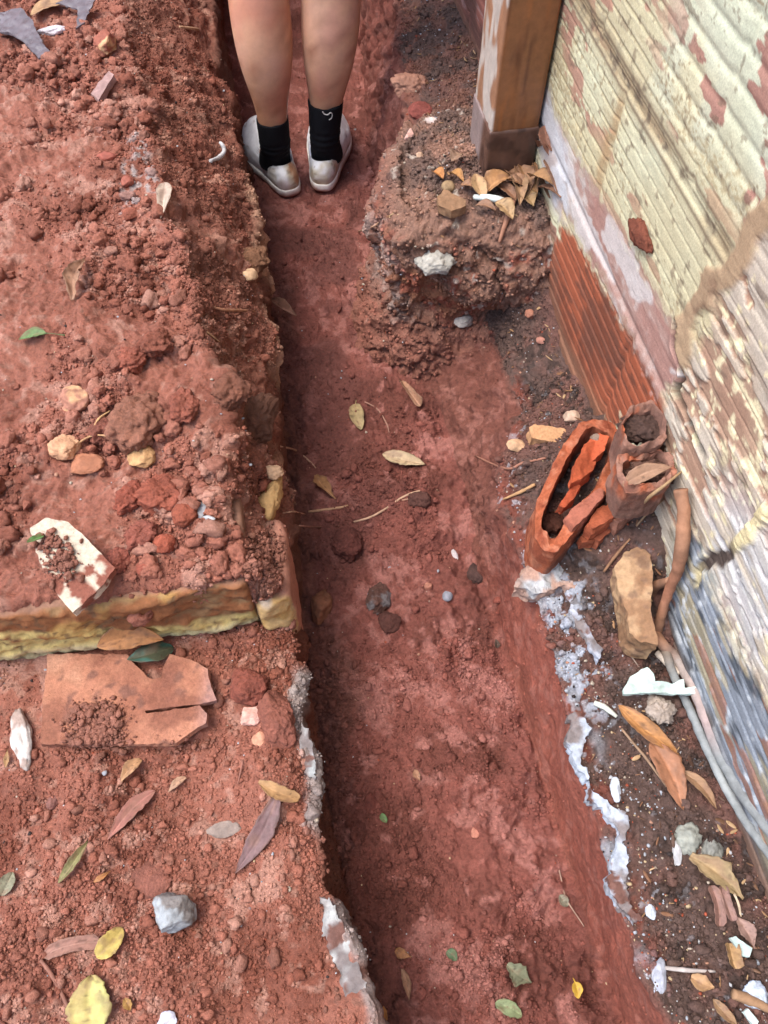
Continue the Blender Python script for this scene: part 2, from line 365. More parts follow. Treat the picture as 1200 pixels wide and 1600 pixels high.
# scattered lime specks and greyish dusty patches on the right strip and the bank top
sp = .6 * sstep(.62, .8, n3 + .6 * n2 - .2) * right * sstep(.9, .6, Y_)
lm = sstep(.18, .32, fbm2(X_, Y_, 70, 3, 191) + .35 * fbm2(X_, Y_, 20, 2, 193)) * sstep(.085, .05, dxr) * sstep(.0, .012, dxr) * sstep(.25, .29, Y_) * sstep(.49, .44, Y_) * (zoneg >= 9)
CG = mixc(CG, A(186, 192, 204, .8), lm * .9)
G = G + nrm * (lm * .0025)[..., None]
CG = mixc(CG, A(196, 200, 208), sp * .8 * (sstep(.09, .0, dxr) + .25))
gp = sstep(.2, .7, fbm2(X_, Y_, 18, 3, 181)) * sstep(.10, .03, np.abs(X_ - (cu[:, 0][:, None] - .01))) * up * sstep(.9, 1.0, Y_) * sstep(1.35, 1.2, Y_)
CG = mixc(CG, A(186, 176, 172), gp * sstep(.0, .5, n3) * .8)
FG = grid_faces(NR, NC)
ground = link('ground', mesh('ground', G.reshape(-1, 3), FG, CG.reshape(-1, 3), M_SOIL)); ground['kind'] = 'structure'
DG = bpy.context.evaluated_depsgraph_get()
BV = []
def addbvh(o):
    bpy.context.view_layer.update()
    me = o.data; M = Matrix.Translation(wloc(o))
    BV.append(BVHTree.FromPolygons([M @ v.co for v in me.vertices], [tuple(p.vertices) for p in me.polygons]))
addbvh(ground)
def cast(o, d):
    best = None
    for b in BV:
        h = b.ray_cast(Vector(o), Vector(d))
        if h[0] is not None and (best is None or h[3] < best[2]): best = (np.array(h[0]), np.array(h[1]), h[3])
    return best
def hit(px, py):
    d = ray(px, py); h = cast((0, 0, CAM_H), d / np.linalg.norm(d))
    return h[0] if h else P(px, py, .1)
def ground_z(x, y, top=.7):
    h = cast((x, y, top), (0, 0, -1)); return h[0][2] if h else 0.

# ------------------------------------------------------------------ soil bank under the post
def bank_mesh():
    per = np.array([(-.006, 1.12), (-.002, 1.075), (.012, 1.035), (.045, 1.008), (.09, 1.0), (.14, .995), (.20, .985), (.245, .975), (.30, .98), (.33, 1.1), (.33, 1.42), (.06, 1.42), (.035, 1.33), (.028, 1.26), (.004, 1.215), (-.007, 1.17)])
    n = 720; seglen = np.r_[0, np.cumsum(np.linalg.norm(np.diff(np.vstack([per, per[:1]]), axis=0), axis=1))]
    t = np.linspace(0, seglen[-1], n, endpoint=False); pc = np.vstack([per, per[:1]])
    x = np.interp(t, seglen, pc[:, 0]); y = np.interp(t, seglen, pc[:, 1])
    for _ in range(6):
        x = (np.roll(x, 3) + x + np.roll(x, -3)) / 3; y = (np.roll(y, 3) + y + np.roll(y, -3)) / 3
    cx, cy = .15, 1.17
    dx, dy = np.gradient(x), np.gradient(y); nl = np.hypot(dx, dy); nx, ny = dy / nl, -dx / nl
    if np.sum((x - cx) * nx + (y - cy) * ny) < 0: nx, ny = -nx, -ny
    zs = np.concatenate([np.linspace(-.03, .29, 120), np.linspace(.293, .322, 10)])
    prof = np.interp(zs, [-.03, .05, .10, .135, .17, .22, .27, .30, .322], [.055, .034, .012, .000, .004, .010, .002, -.008, -.030])
    rows = []
    ucut = sstep(.06, .18, x) * sstep(1.2, 1.05, y)
    for z, p in zip(zs, prof):
        p = p - ucut * .032 * math.exp(-((z - .12) / .05) ** 2)
        rows.append(np.stack([x + nx * p, y + ny * p, np.minimum(z, z * .2 + .8 * (.322 - .06 * sstep(1.22, 1.40, y)))], 1))
    last = rows[-1]
    for r in np.linspace(.985, .02, 75):
        q = last.copy(); q[:, 0] = cx + (q[:, 0] - cx) * r; q[:, 1] = cy + (q[:, 1] - cy) * r
        q[:, 2] = .322 + .012 * (1 - r) - .05 * sstep(1.25, 1.42, q[:, 1]) - .02 * sstep(.08, .0, q[:, 0])
        rows.append(q)
    B = np.array(rows); nn = grid_normals(np.concatenate([B, B[:, :1]], 1))[:, :-1]
    ctr = np.array([cx, cy, .15]); s = np.sign(np.sum(nn * (B - ctr), -1, keepdims=True)); nn = nn * np.where(s == 0, 1, s)
    a = np.repeat(t[None], len(B), 0); v = np.cumsum(np.r_[0, np.mean(np.linalg.norm(np.diff(B, axis=0), axis=-1), 1)])[:, None] + 0 * a
    side = sstep(.30, .27, B[..., 2])
    f0 = fbm3(B, 14, 5, 201, .55)
    d1, i1 = worley2(a + .02 * noise2(a * 30, v * 30, 4), v, 34, 211); d2, i2 = worley2(a, v, 90, 212); d3, i3 = worley2(a, v, 200, 213)
    D = .013 * f0 * (.5 + .5 * side) + .004 * fbm3(B, 70, 4, 233, .62) - .006 * np.abs(fbm3(B, 26, 4, 235, .6)) + .005 * np.sqrt(np.clip(1 - (d1 / .7) ** 2, 0, 1)) * (i1 < .5) * side + .003 * np.sqrt(np.clip(1 - (d2 / .75) ** 2, 0, 1)) * (i2 < .6) + .002 * np.sqrt(np.clip(1 - (d3 / .75) ** 2, 0, 1))
    crk = np.abs(fbm3(B, 13, 3, 231)); D -= .012 * sstep(.07, 0, crk) * side
    B = B + nn * D[..., None]
    m1 = fbm3(B, 16, 3, 241); m2 = fbm3(B, 60, 2, 251)
    c = np.tile(A(158, 120, 102), B.shape[:2] + (1,))
    c = mixc(c, A(118, 94, 84), sstep(-.1, .5, m1) * (1 - side)); c = mixc(c, A(152, 104, 80), side * sstep(-.1, .5, m1)); c = mixc(c, A(165, 96, 78), side * sstep(.1, .6, m2 + m1 * .5) * .8)
    c = mixc(c, A(100, 66, 52), side * sstep(.1, .6, -m1) * .8); c = mixc(c, A(205, 190, 175), sstep(.55, .8, m2 - .1) * .8)
    c = mixc(c, A(160, 106, 90, .74), np.maximum(sstep(.16, .07, B[..., 2]), sstep(.03, -.01, B[..., 0]) * .6) * .85)
    px = np.array([-.01, 1.12, .16]); c = mixc(c, A(190, 172, 162), .7 * sstep(.09, .03, np.hypot(B[..., 0] - .0, B[..., 2] - .2) + .05 * m1) * sstep(.0, .4, m2 + .2) * side * .8)
    V = np.concatenate([B.reshape(-1, 3), [[cx, cy, .33]]]); F = [tuple(f) for f in grid_faces(len(B), n, True)]
    return V, grid_faces(len(B), n, True), np.concatenate([c.reshape(-1, 3), c[-1, :1]])
bv, bf, bc = bank_mesh()
soil_bank = link('soil_bank', mesh('soil_bank', bv, bf, bc, M_SOIL)); soil_bank['kind'] = 'structure'
addbvh(soil_bank)

# ------------------------------------------------------------------ the brick wall
def build_wall():
    s = np.concatenate([[-6, -2, -.8, -.3], np.arange(-.12, 1.9, .0034), [2.0, 2.3, 3, 5, 9]])
    z = np.concatenate([[-.05, .05], np.arange(.10, .86, .0011), [.9, 1.0, 1.2, 1.6, 2.1]])
    S, Zz = np.meshgrid(s, z, indexing='ij')
    wS = S + .012 * fbm2(S, Zz, 18, 3, 301); wZ = Zz + .008 * fbm2(S, Zz, 22, 3, 311)
    a1 = fbm2(S, Zz, 9, 4, 321); a2 = fbm2(S * .35, Zz * 1.6, 34, 3, 331); a3 = fbm2(S, Zz, 90, 3, 341); a4 = fbm2(S * .25, Zz, 120, 2, 351)
    def pm(pxs, soft=.012):
        poly = [Wsz(*q) for q in pxs]
        r = 0
        for k in range(5):
            ox, oz = [(0, 0), (1, 0), (-1, 0), (0, 1), (0, -1)][k]
            r = r + inpoly(wS + ox * soft * .5 + .010 * a3, wZ + oz * soft * .5 + .004 * a3, poly)
        return r / 5.0
    # ---- relief
    cu_ = (Zz - .41) / .2; row = np.floor(cu_).astype(int); zin = (cu_ - row) * .2
    off = np.where(row % 2 == 0, .60, .405); sb = (S - off) / .3; bi = np.floor(sb); sin_ = (sb - bi) * .3
    jv = np.minimum(sin_, .3 - sin_); jh = np.minimum(zin, .2 - zin)
    ph = zin + .0005 * noise2(S * 4, Zz * 6, 361) + .003 * _h(bi.astype(np.int64) + 50, row + 50, row * 0, 5)
    per = .0187
    g = np.abs(((ph / per) % 1) - .5) * per                                   # distance from groove
    groove = np.exp(-(g / .0017) ** 2)
    broad = .5 - .5 * np.cos(2 * np.pi * ph / .0265)
    upm = sstep(.625, .65, Zz + .01 * a1) * sstep(.95, .75, S)
    relief = -.0013 * groove * (1 - upm) * (.55 + .45 * sstep(-.3, .4, a1)) - .0017 * np.exp(-(((ph / .0265) % 1 - .5) * .0265 / .0045) ** 2) * upm
    orange = pm([(874, 352), (896, 370), (935, 440), (1000, 555), (1010, 590), (1060, 655), (1010, 660), (890, 660), (850, 420)])
    pinkm = pm([(845, 150), (880, 210), (905, 262), (960, 350), (1062, 520), (1066, 610), (1012, 628), (985, 530), (892, 350), (866, 330), (850, 260)], .02)
    blum = pm([(838, 120), (860, 150), (885, 240), (890, 330), (868, 330), (850, 260), (832, 190)], .02)
    low = sstep(.35, .31, Zz + .03 * a1 + .012 * a3) * sstep(.47, .42, S + .02 * a1)
    relief *= 1 - .8 * np.clip(pinkm + blum, 0, 1)
    relief += -.0028 * groove * orange - .0016 * np.exp(-(g / .0022) ** 2) * low
    jm = np.maximum(np.exp(-(jh / .006) ** 2), np.exp(-(jv / .007) ** 2))
    relief += -.003 * jm * (.5 + .5 * (S > .6)) + .00022 * a3 + .0006 * fbm2(S, Zz, 5, 2, 322) + .0002 * fbm2(S, Zz, 240, 2, 323)
    peel = sstep(.12, .2, a2 + .5 * a1 - .18)                                   # flaked paint
    peelR = sstep(.03, .07, a2 + .6 * a1 + .25 * a3 - .08)
    rightz = sstep(.60, .57, S + .01 * a3) * (1 - low)
    relief += -.0004 * peel * (1 - orange) * (1 - upm) - .0026 * peelR * rightz
    # ---- colour
    c = np.tile(A(216, 214, 180), S.shape + (1,))
    c = mixc(c, A(214, 218, 192), upm); c = mixc(c, A(222, 210, 166), sstep(.1, .7, a1) * .5)
    c = mixc(c, A(206, 214, 188), sstep(.1, .8, -a1) * .6 * sstep(.5, .6, Zz))
    c = mixc(c, A(134, 122, 94), groove * (1 - upm) * sstep(-.7, .3, a1 + .3 * a3) * .62)
    c = mixc(c, A(226, 222, 190), np.exp(-((g - .0042) / .0014) ** 2) * (1 - upm) * .5); c = mixc(c, A(150, 128, 96), sstep(.3, .9, fbm2(S * .8, Zz, 320, 2, 324) + 1.3 * fbm2(S * .3, Zz, 12, 3, 325) - .2) * .7)                # highlight painted beside each groove, then dirt lodged in the grooves
    c = mixc(c, A(180, 168, 138), sstep(.1, .8, a1 + .5 * a3) * .35 * (1 - upm))
    yb = fbm2(S * .45, Zz * 1.3, 34, 4, 383); c = mixc(c, A(176, 128, 112), sstep(.52, .60, yb) * (1 - upm) * .85); c = mixc(c, A(200, 186, 146), sstep(.1, .7, fbm2(S * .4, Zz, 8, 3, 326)) * .5)
    c = mixc(c, A(170, 120, 108), sstep(.22, .27, fbm2(S * .45, Zz * 1.4, 34, 3, 381) + .2 * a3 - .30) * upm * .9)
    c = mixc(c, A(116, 100, 84), sstep(.72, .80, a3 + .3 * a2) * .6)
    # sandy bed joint and its spread
    bedj = np.exp(-((Zz - .612 - .006 * a1) / .016) ** 2) * sstep(.55, .62, S) * sstep(-.5, .3, a1 + .4)
    c = mixc(c, mixc(np.tile(A(172, 152, 120), S.shape + (1,)), A(120, 104, 86), sstep(.0, .5, a3)), bedj * .9); c = mixc(c, A(116, 100, 82), np.exp(-((np.abs(Zz - .612) - .012) / .0022) ** 2) * sstep(.55, .62, S) * .8)
    perp = np.exp(-((S - .905 - .008 * a2) / .012) ** 2) * sstep(.44, .47, Zz) * sstep(.61, .58, Zz)
    c = mixc(c, A(176, 148, 110), perp * .8)
    # pinkish band and bluish white plaster near the post
    pink = pm([(845, 150), (880, 210), (905, 262), (960, 350), (1062, 520), (1066, 610), (1012, 628), (985, 530), (892, 350), (866, 330), (850, 260)], .02)
    cpk = mixc(np.tile(A(192, 158, 146, .72), S.shape + (1,)), A(206, 194, 186, .75), sstep(-.2, .5, a1 + .4 * a3)); cpk = mixc(cpk, A(172, 126, 114, .76), sstep(.1, .5, -a1 + .4 * a2) * .6); cpk = mixc(cpk, A(216, 210, 206), sstep(.25, .5, fbm2(S * .5, Zz, 24, 4, 327)) * .8)
    c = mixc(c, cpk, pink)
    blu = pm([(838, 120), (860, 150), (885, 240), (890, 330), (868, 330), (850, 260), (832, 190)], .02)
    c = mixc(c, mixc(np.tile(A(206, 208, 212), S.shape + (1,)), A(178, 170, 168), sstep(0, .5, a2)), blu * .9)
    # bare orange clay
    co = mixc(np.tile(A(188, 106, 76, .58), S.shape + (1,)), A(150, 88, 66, .58), sstep(-.2, .6, a1 + .5 * a3)); co = mixc(co, A(112, 72, 58), np.maximum(groove * .9, sstep(.05, .5, a4 + .4 * a1) * .75))
    co = mixc(co, A(150, 106, 82), sstep(.26, .22, Zz + .02 * a1) * .8)
    c = mixc(c, co, orange)
    # right part: flaking plaster on clay
    cr = mixc(np.tile(A(204, 192, 174, .76), S.shape + (1,)), A(168, 128, 104, .76), peelR * .85); cr = mixc(cr, A(190, 166, 140), sstep(.0, .5, a1) * .5)
    cr = mixc(cr, A(226, 214, 176), sstep(.3, .7, a3 + .5 * a1)); cr = mixc(cr, A(110, 92, 80), sstep(.5, .75, a4) * .6); cr = mixc(cr, A(204, 206, 206), sstep(.30, .38, Zz) * sstep(.50, .42, Zz) * sstep(.48, .40, S) * sstep(-.3, .3, a2) * .8)
    c = mixc(c, cr, rightz)
    cl = mixc(np.tile(A(150, 158, 168, .68), S.shape + (1,)), A(88, 94, 102, .7), sstep(.0, .6, a4 + .4 * a2)); cl = mixc(cl, A(176, 164, 134, .7), sstep(.05, .4, a2) * .75); cl = mixc(cl, A(190, 196, 200, .75), sstep(.3, .7, a3 + a1 * .4) * .7); cl = mixc(cl, A(156, 110, 90, .7), sstep(.42, .48, fbm2(S * .3, Zz, 40, 3, 391)) * .8)
    cl = mixc(cl, A(92, 84, 78), sstep(.215, .19, Zz + .02 * a1) * .8)
    c = mixc(c, cl, low)
    cb = mixc(np.tile(A(156, 100, 88), S.shape + (1,)), A(186, 146, 138), sstep(.0, .5, a2)); cb = mixc(cb, A(112, 78, 70), sstep(.1, .6, a1))
    c = mixc(c, cb, sstep(1.16, 1.22, S + .02 * a1))
    # soil splash at the foot of the wall
    c = mixc(c, A(128, 96, 80), sstep(.03, .0, Zz - np.interp(S, [0, .35, .73, .9, 1.05, 1.2], [.172, .172, .208, .22, .33, .32]) + .012 * a1) * .8 * (1 - orange * .5))
    def pdist(pxs):
        q = np.array([Wsz(*p) for p in pxs]); best = np.full(S.shape, 9.); par = np.zeros(S.shape)
        for k in range(len(q) - 1):
            d = q[k + 1] - q[k]; t = np.clip(((wS - q[k, 0]) * d[0] + (Zz - q[k, 1]) * d[1]) / (d @ d), 0, 1)
            e = np.hypot(wS - q[k, 0] - t * d[0], Zz - q[k, 1] - t * d[1]); m = e < best; best = np.where(m, e, best); par = np.where(m, (k + t) / (len(q) - 1), par)
        return best, par
    d, t = pdist([(1210, 315), (1176, 352), (1140, 410), (1112, 455), (1090, 492), (1076, 520), (1076, 560)])
    m = sstep(.021, .012, d + .005 * a1 + .003 * a3); relief = relief * (1 - .85 * m) + m * .0028 - .0006 * m * a3
    c = mixc(c, mixc(np.tile(A(178, 152, 122), S.shape + (1,)), A(150, 124, 100), sstep(-.1, .5, a1 + a3 * .4)), m)
    d, t = pdist([(1064, 520), (1060, 556), (1067, 580), (1070, 600), (1058, 624), (1072, 650), (1100, 712)])
    m = sstep(.0066, .0036, d + .0014 * a3 + .001 * a1) * sstep(1.0, .9, t); relief -= m * .012; c = mixc(c, A(48, 38, 32), m)
    relief += sstep(.02, .005, d) * (1 - m) * .002
    d, t = pdist([(1192, 800), (1165, 828), (1145, 843), (1125, 864), (1105, 880), (1085, 900)])
    m = sstep(.011, .006, d + .003 * a3 + .003 * a1); relief += m * (.005 * sstep(.5, .3, t) - .004 * sstep(.4, .6, t))
    c = mixc(c, mixc(np.tile(A(226, 212, 166), S.shape + (1,)), A(86, 74, 68), sstep(.35, .5, t) * (1 - .7 * sstep(.85, 1, t))), m)
    c = c * (1 + .05 * a3 + .03 * a2)[..., None]
    pts = wall_pt(0, 0) + S[..., None] * WD + Zz[..., None] * np.array([0, 0, 1.]) + relief[..., None] * WN
    ns, nz = S.shape
    F = grid_faces(ns, nz)
    # back face
    loop = list(range(nz)) + [i * nz + nz - 1 for i in range(1, ns)] + [(ns - 1) * nz + j for j in range(nz - 2, -1, -1)] + [i * nz for i in range(ns - 2, 0, -1)]
    V = pts.reshape(-1, 3); base = len(V); back = V[loop] - WN * .10; V = np.concatenate([V, back]); CC = np.concatenate([c.reshape(-1, 3), c.reshape(-1, 3)[loop]])
    m = len(loop); sideF = np.array([[loop[i], loop[(i + 1) % m], base + (i + 1) % m, base + i] for i in range(m)])
    faces = np.concatenate([F, sideF])
    return V, faces, CC, base, m
wV, wF, wC, wb_, wm_ = build_wall()
wall = empty('brick_wall', wall_pt(.5, .15), 'flaking yellow painted wall of ribbed hollow bricks with a bare orange patch', 'wall')
wme = mesh('masonry', wV, wF, wC, M_WALL)
masonry = part('masonry', wme, wall); addbvh(masonry)
bk = mesh('wall_back', [wall_pt(-6, -.05, -.1), wall_pt(9, -.05, -.1), wall_pt(9, 2.1, -.1), wall_pt(-6, 2.1, -.1), wall_pt(-6, -.05, -.13), wall_pt(9, -.05, -.13), wall_pt(9, 2.1, -.13), wall_pt(-6, 2.1, -.13)],
          [(3, 2, 1, 0), (4, 5, 6, 7), (0, 1, 5, 4), (1, 2, 6, 5), (2, 3, 7, 6), (3, 0, 4, 7)], A(170, 150, 130), M_WALL, False)
part('render_coat', bk, wall)

# ------------------------------------------------------------------ shape builders
def sweep_mesh(pts, rad, ns=10, sub=6, rough=.15, seed=1, flat=1.0, cols=None, mat=None, name='tube'):
    pts = np.asarray(pts, float); rad = np.broadcast_to(np.asarray(rad, float), (len(pts),))
    t = np.arange(len(pts)); tt = np.linspace(0, len(pts) - 1, (len(pts) - 1) * sub + 1)
    # Catmull-Rom
    def cr(v):
        v = np.concatenate([[2 * v[0] - v[1]], v, [2 * v[-1] - v[-2]]]); i = np.minimum(np.floor(tt).astype(int), len(pts) - 2); f = (tt - i)[:, None] if v.ndim > 1 else tt - i
        p0, p1, p2, p3 = v[i], v[i + 1], v[i + 2], v[i + 3]
        return .5 * (2 * p1 + (p2 - p0) * f + (2 * p0 - 5 * p1 + 4 * p2 - p3) * f ** 2 + (3 * p1 - p0 - 3 * p2 + p3) * f ** 3)
    C = cr(pts); rr = np.interp(tt, t, rad)
    T = np.gradient(C, axis=0); T /= np.linalg.norm(T, axis=1, keepdims=True) + 1e-12
    ref = np.array([0, 0, 1.]) if abs(np.mean(T[:, 2])) < .8 else np.array([1., 0, 0])
    S1 = np.cross(T, ref); S1 /= np.linalg.norm(S1, axis=1, keepdims=True) + 1e-12; S2 = np.cross(S1, T)
    th = np.linspace(0, 2 * np.pi, ns, endpoint=False)
    ring = C[:, None] + rr[:, None, None] * (np.cos(th)[None, :, None] * S1[:, None] + flat * np.sin(th)[None, :, None] * S2[:, None])
    rn = 1 + rough * fbm3(ring / max(rr.mean(), 1e-5), .8, 3, seed)
    ring = C[:, None] + (ring - C[:, None]) * rn[..., None]
    V = np.concatenate([ring.reshape(-1, 3), C[:1], C[-1:]]); n = len(C)
    F = [tuple(f) for f in grid_faces(n, ns, True)]
    b = n * ns
    F += [(b, (j + 1) % ns, j, j) for j in range(0)] 
    caps = [(b, (j + 1) % ns, j) for j in range(ns)] + [(b + 1, (n - 1) * ns + j, (n - 1) * ns + (j + 1) % ns) for j in range(ns)]
    cc = None
    if cols is not None:
        cc = np.asarray(cols, float)
        if cc.ndim == 2:
            k = np.linspace(0, len(cc) - 1, n); cl = np.stack([np.interp(k, np.arange(len(cc)), cc[:, q]) for q in range(3)], 1)
            cc = np.concatenate([np.repeat(cl[:, None], ns, 1).reshape(-1, 3), cl[:1], cl[-1:]])
        else: cc = np.tile(cc, (len(V), 1))
        cc = cc * (1 + .18 * fbm3(V / max(rr.mean(), 1e-5), .5, 3, seed + 9))[:, None]
    return V, F + caps, cc
_ico = {}
def ico(sub):
    if sub not in _ico:
        bm = bmesh.new(); bmesh.ops.create_icosphere(bm, subdivisions=sub, radius=1)
        _ico[sub] = (np.array([v.co[:] for v in bm.verts]), np.array([[v.index for v in f.verts] for f in bm.faces])); bm.free()
    return _ico[sub]
def rock_verts(rx, ry, rz, seed, sub=4, ang=.5, rough=.12, crumb=0.):
    v, f = ico(sub); v = v.copy(); rg = np.random.default_rng(seed)
    if ang > 0:
        for k in range(9):                                    # planar breaks
            n = rg.normal(size=3); n /= np.linalg.norm(n); d = rg.uniform(.62, .9) if k < 7 else .55 + .3 * (1 - ang)
            h = v @ n; v = np.where((h > d)[:, None], v - n * ((h - d) * (.55 + .45 * ang))[:, None], v)
    w = v + rg.uniform(0, 90, 3)
    v = v * (1 + rough * fbm3(w, 1.6, 6, seed % 997, .62) + (.05 * fbm3(w, 7, 3, seed % 983, .6) if crumb else 0))[:, None]
    if crumb:
        d1, i1 = worley2(np.arctan2(v[:, 1], v[:, 0]) * 1.2, v[:, 2] * 1.6, 2.6, seed % 991)
        v = v * (1 + crumb * np.sqrt(np.clip(1 - (d1 / .75) ** 2, 0, 1)) * (.4 + .6 * i1))[:, None]
    return v * np.array([rx, ry, rz]), f
def rotz(v, a):
    c, s = math.cos(a), math.sin(a); return v @ np.array([[c, s, 0], [-s, c, 0], [0, 0, 1.]])
SEED = [100]
def stone(name, px, py, w, h, col, label, cat, rz=.75, ang=.6, rough=.12, rot=None, col2=None, group=None, mat=None, crumb=0., sink=.35, at=None, sub=4):
    SEED[0] += 1; sd = SEED[0]
    p = hit(px, py + h * .25) if at is None else np.asarray(at, float); k = depth_of(p) / CAM_F
    rx = w * k / 2; ry = h * k / 2 / max(.5, math.sin(CAM_T)); r3 = min(rx, ry) * rz
    v, f = rock_verts(rx, ry, r3, sd, 5 if w > 38 else sub, ang, rough, crumb)
    if rot is None: rot = ((sd * 37) % 40 - 20) / 57
    if mat is M_SOIL: col = np.asarray(col) * np.array([1.0, 1.12, 1.14])
    v = rotz(v, rot); u = v / np.array([rx, ry, r3])
    c = np.tile(col, (len(v), 1)) * (1 + .22 * fbm3(v / max(rx, 1e-4) + sd, 1.7, 4, sd))[:, None]
    if col2 is not None: c = mixc(c, np.asarray(col2), sstep(-.05, .35, fbm3(v / rx + sd * 3, 1.1, 3, sd + 5) + .25 * (v[:, 2] / r3)))
    base = p + np.array([0, 0, 0])
    v = v + base + np.array([0, 0, r3 * (1 - 2 * sink) ])
    o = link(name, mesh(name, v, f, c, mat or M_STONE), base); tag(o, label, cat, group); return o

def leaf(px0, py0, px1, py1, w, col, label, shape='lance', curl=.38, arch=.12, twist=0., col2=None, group=None, name='leaf', lift=.002, rag=.05, spots=.5, mat=None, cat='leaf', tilt=0., stem=.0):
    """a leaf lying from (px0,py0) to its tip (px1,py1), w px wide, laid on whatever is below it"""
    SEED[0] += 1; sd = SEED[0]; rg = np.random.default_rng(sd)
    a, b = hit(px0, py0), hit(px1, py1); k = depth_of((a + b) / 2) / CAM_F
    ax = b - a; Lg = np.linalg.norm(ax)
    if abs(ax[2]) > .6 * Lg: b = P(px1, py1, a[2] + .01); ax = b - a; Lg = np.linalg.norm(ax)
    ax /= Lg; sdv = np.cross(np.array([0, 0, 1.]), ax); sdv /= np.linalg.norm(sdv); nv = np.cross(ax, sdv)
    nt_, nw = 34, 13; t = np.linspace(0, 1, nt_); q = np.linspace(-1, 1, nw)
    if shape == 'lance': hw = np.sin(np.pi * t ** .8) ** .8
    elif shape == 'oval': hw = np.sin(np.pi * t ** .85) ** .55
    elif shape == 'blunt': hw = np.minimum(1, 2.6 * t + .25) * np.sqrt(np.clip(1 - (t * .98) ** 6, 0, 1))
    elif shape == 'strip': hw = np.minimum(1, .5 + 6 * np.minimum(t, 1 - t))
    elif shape == 'torn': hw = np.minimum(1, 2.2 * t + .3) * (.9 + .10 * np.sin(5 * t + sd)) * np.clip(2.2 * (1 - t), .12, 1)
    if stem: hw = np.where(t < stem, .05, np.interp(t, np.linspace(stem, 1, nt_), hw))
    hw = hw * (w * k / 2); hw = np.maximum(hw, .0004)
    cv = .06 * Lg * np.sin(np.pi * t + .3) * rg.choice([-1, 1])                       # bent midrib
    T, Q = np.meshgrid(t, q, indexing='ij')
    edge = 1 + (rag + .07) * noise2(T * 14 + sd, Q * 1.5, sd) * (np.abs(Q) > .6) + .05 * noise2(T * 30, Q * 2 + sd, sd + 1) * (np.abs(Q) > .8)
    off = hw[:, None] * Q * edge
    zc = arch * Lg * np.sin(np.pi * T) * (.7 + .3 * math.sin(sd)) + curl * hw[:, None] * (np.abs(Q) ** 1.6) + twist * off * (T - .5) * 2 + .05 * w * k * noise2(T * 5 + sd, Q * 1.5, sd + 2)
    zc = zc + tilt * off + .10 * hw[:, None] * np.exp(-(Q / .12) ** 2) * -1
    V = a + T[..., None] * Lg * ax + (off + cv[:, None])[..., None] * sdv + zc[..., None] * nv
    ex = 0.
    for i in (2, 9, 17, 25, 31):
        for j in (1, 6, 11):
            ex = max(ex, min(.02, ground_z(V[i, j, 0], V[i, j, 1], max(a[2], b[2]) + .06) - V[i, j, 2]))
    V[..., 2] += ex * .95 + lift + .001
    dust = A(150, 112, 92, .7); col = np.asarray(col) * .72 + dust * .26; c = np.tile(col, (nt_, nw, 1))
    if col2 is not None: c = mixc(c, np.asarray(col2), sstep(-.2, .4, noise2(T * 3 + sd, Q * 1.4, sd + 3) + .5 * noise2(T * 9, Q * 4, sd + 4)))
    vein = np.exp(-(Q / .09) ** 2) * .35 + .16 * np.exp(-(((T * 9 - np.abs(Q) * 1.6) % 1 - .5) / .12) ** 2)
    c = c * (1 + .5 * vein * (.6 if col.mean() > .25 else 1.2) - .08)[..., None]
    c = mixc(c, A(70, 50, 40), sstep(.5, .75, noise2(T * 12 + sd, Q * 5, sd + 6)) * spots); c = mixc(c, A(90, 62, 42), sstep(.85, 1, np.abs(Q)) * spots * .6)
    c = c * (1 + .16 * noise2(T * 6, Q * 3 + sd, sd + 7))[..., None]; c = mixc(c, dust, sstep(.1, .7, noise2(T * 5 + sd, Q * 2.2, sd + 8)) * .45)
    me = mesh(name, V.reshape(-1, 3), grid_faces(nt_, nw), c.reshape(-1, 3), mat or M_LEAF)
    bm = bmesh.new(); bm.from_mesh(me); bmesh.ops.solidify(bm, geom=bm.faces[:], thickness=.0004); bm.to_mesh(me); bm.free()
    base = np.array([*(a + b) / 2]); base[2] = V[..., 2].min()
    o = link(name, me, base); return tag(o, label, cat, group)
def twig(pxs, rpx, col, label, name='twig', cat='twig', lift=.5, rough=.25, group=None, wallside=False, mat=None, zoff=None):
    SEED[0] += 1; sd = SEED[0]
    pts = []
    for i, q in enumerate(pxs):
        p = hit(q[0], q[1]); k = depth_of(p) / CAM_F
        e = q[2] if len(q) > 2 else 0
        pts.append(p + np.array([0, 0, 1]) * (rpx * k * lift + e))
    k = depth_of(pts[0]) / CAM_F
    rad = np.full(len(pts), rpx * k); rad[-1] *= .55; rad[0] *= .8
    V, F, cc = sweep_mesh(pts, rad, 8, 6, rough * .7, sd, 1, col)
    o = link(name, mesh(name, V, F, cc, mat or M_ROOT), np.array(pts[0])); return tag(o, label, cat, group)
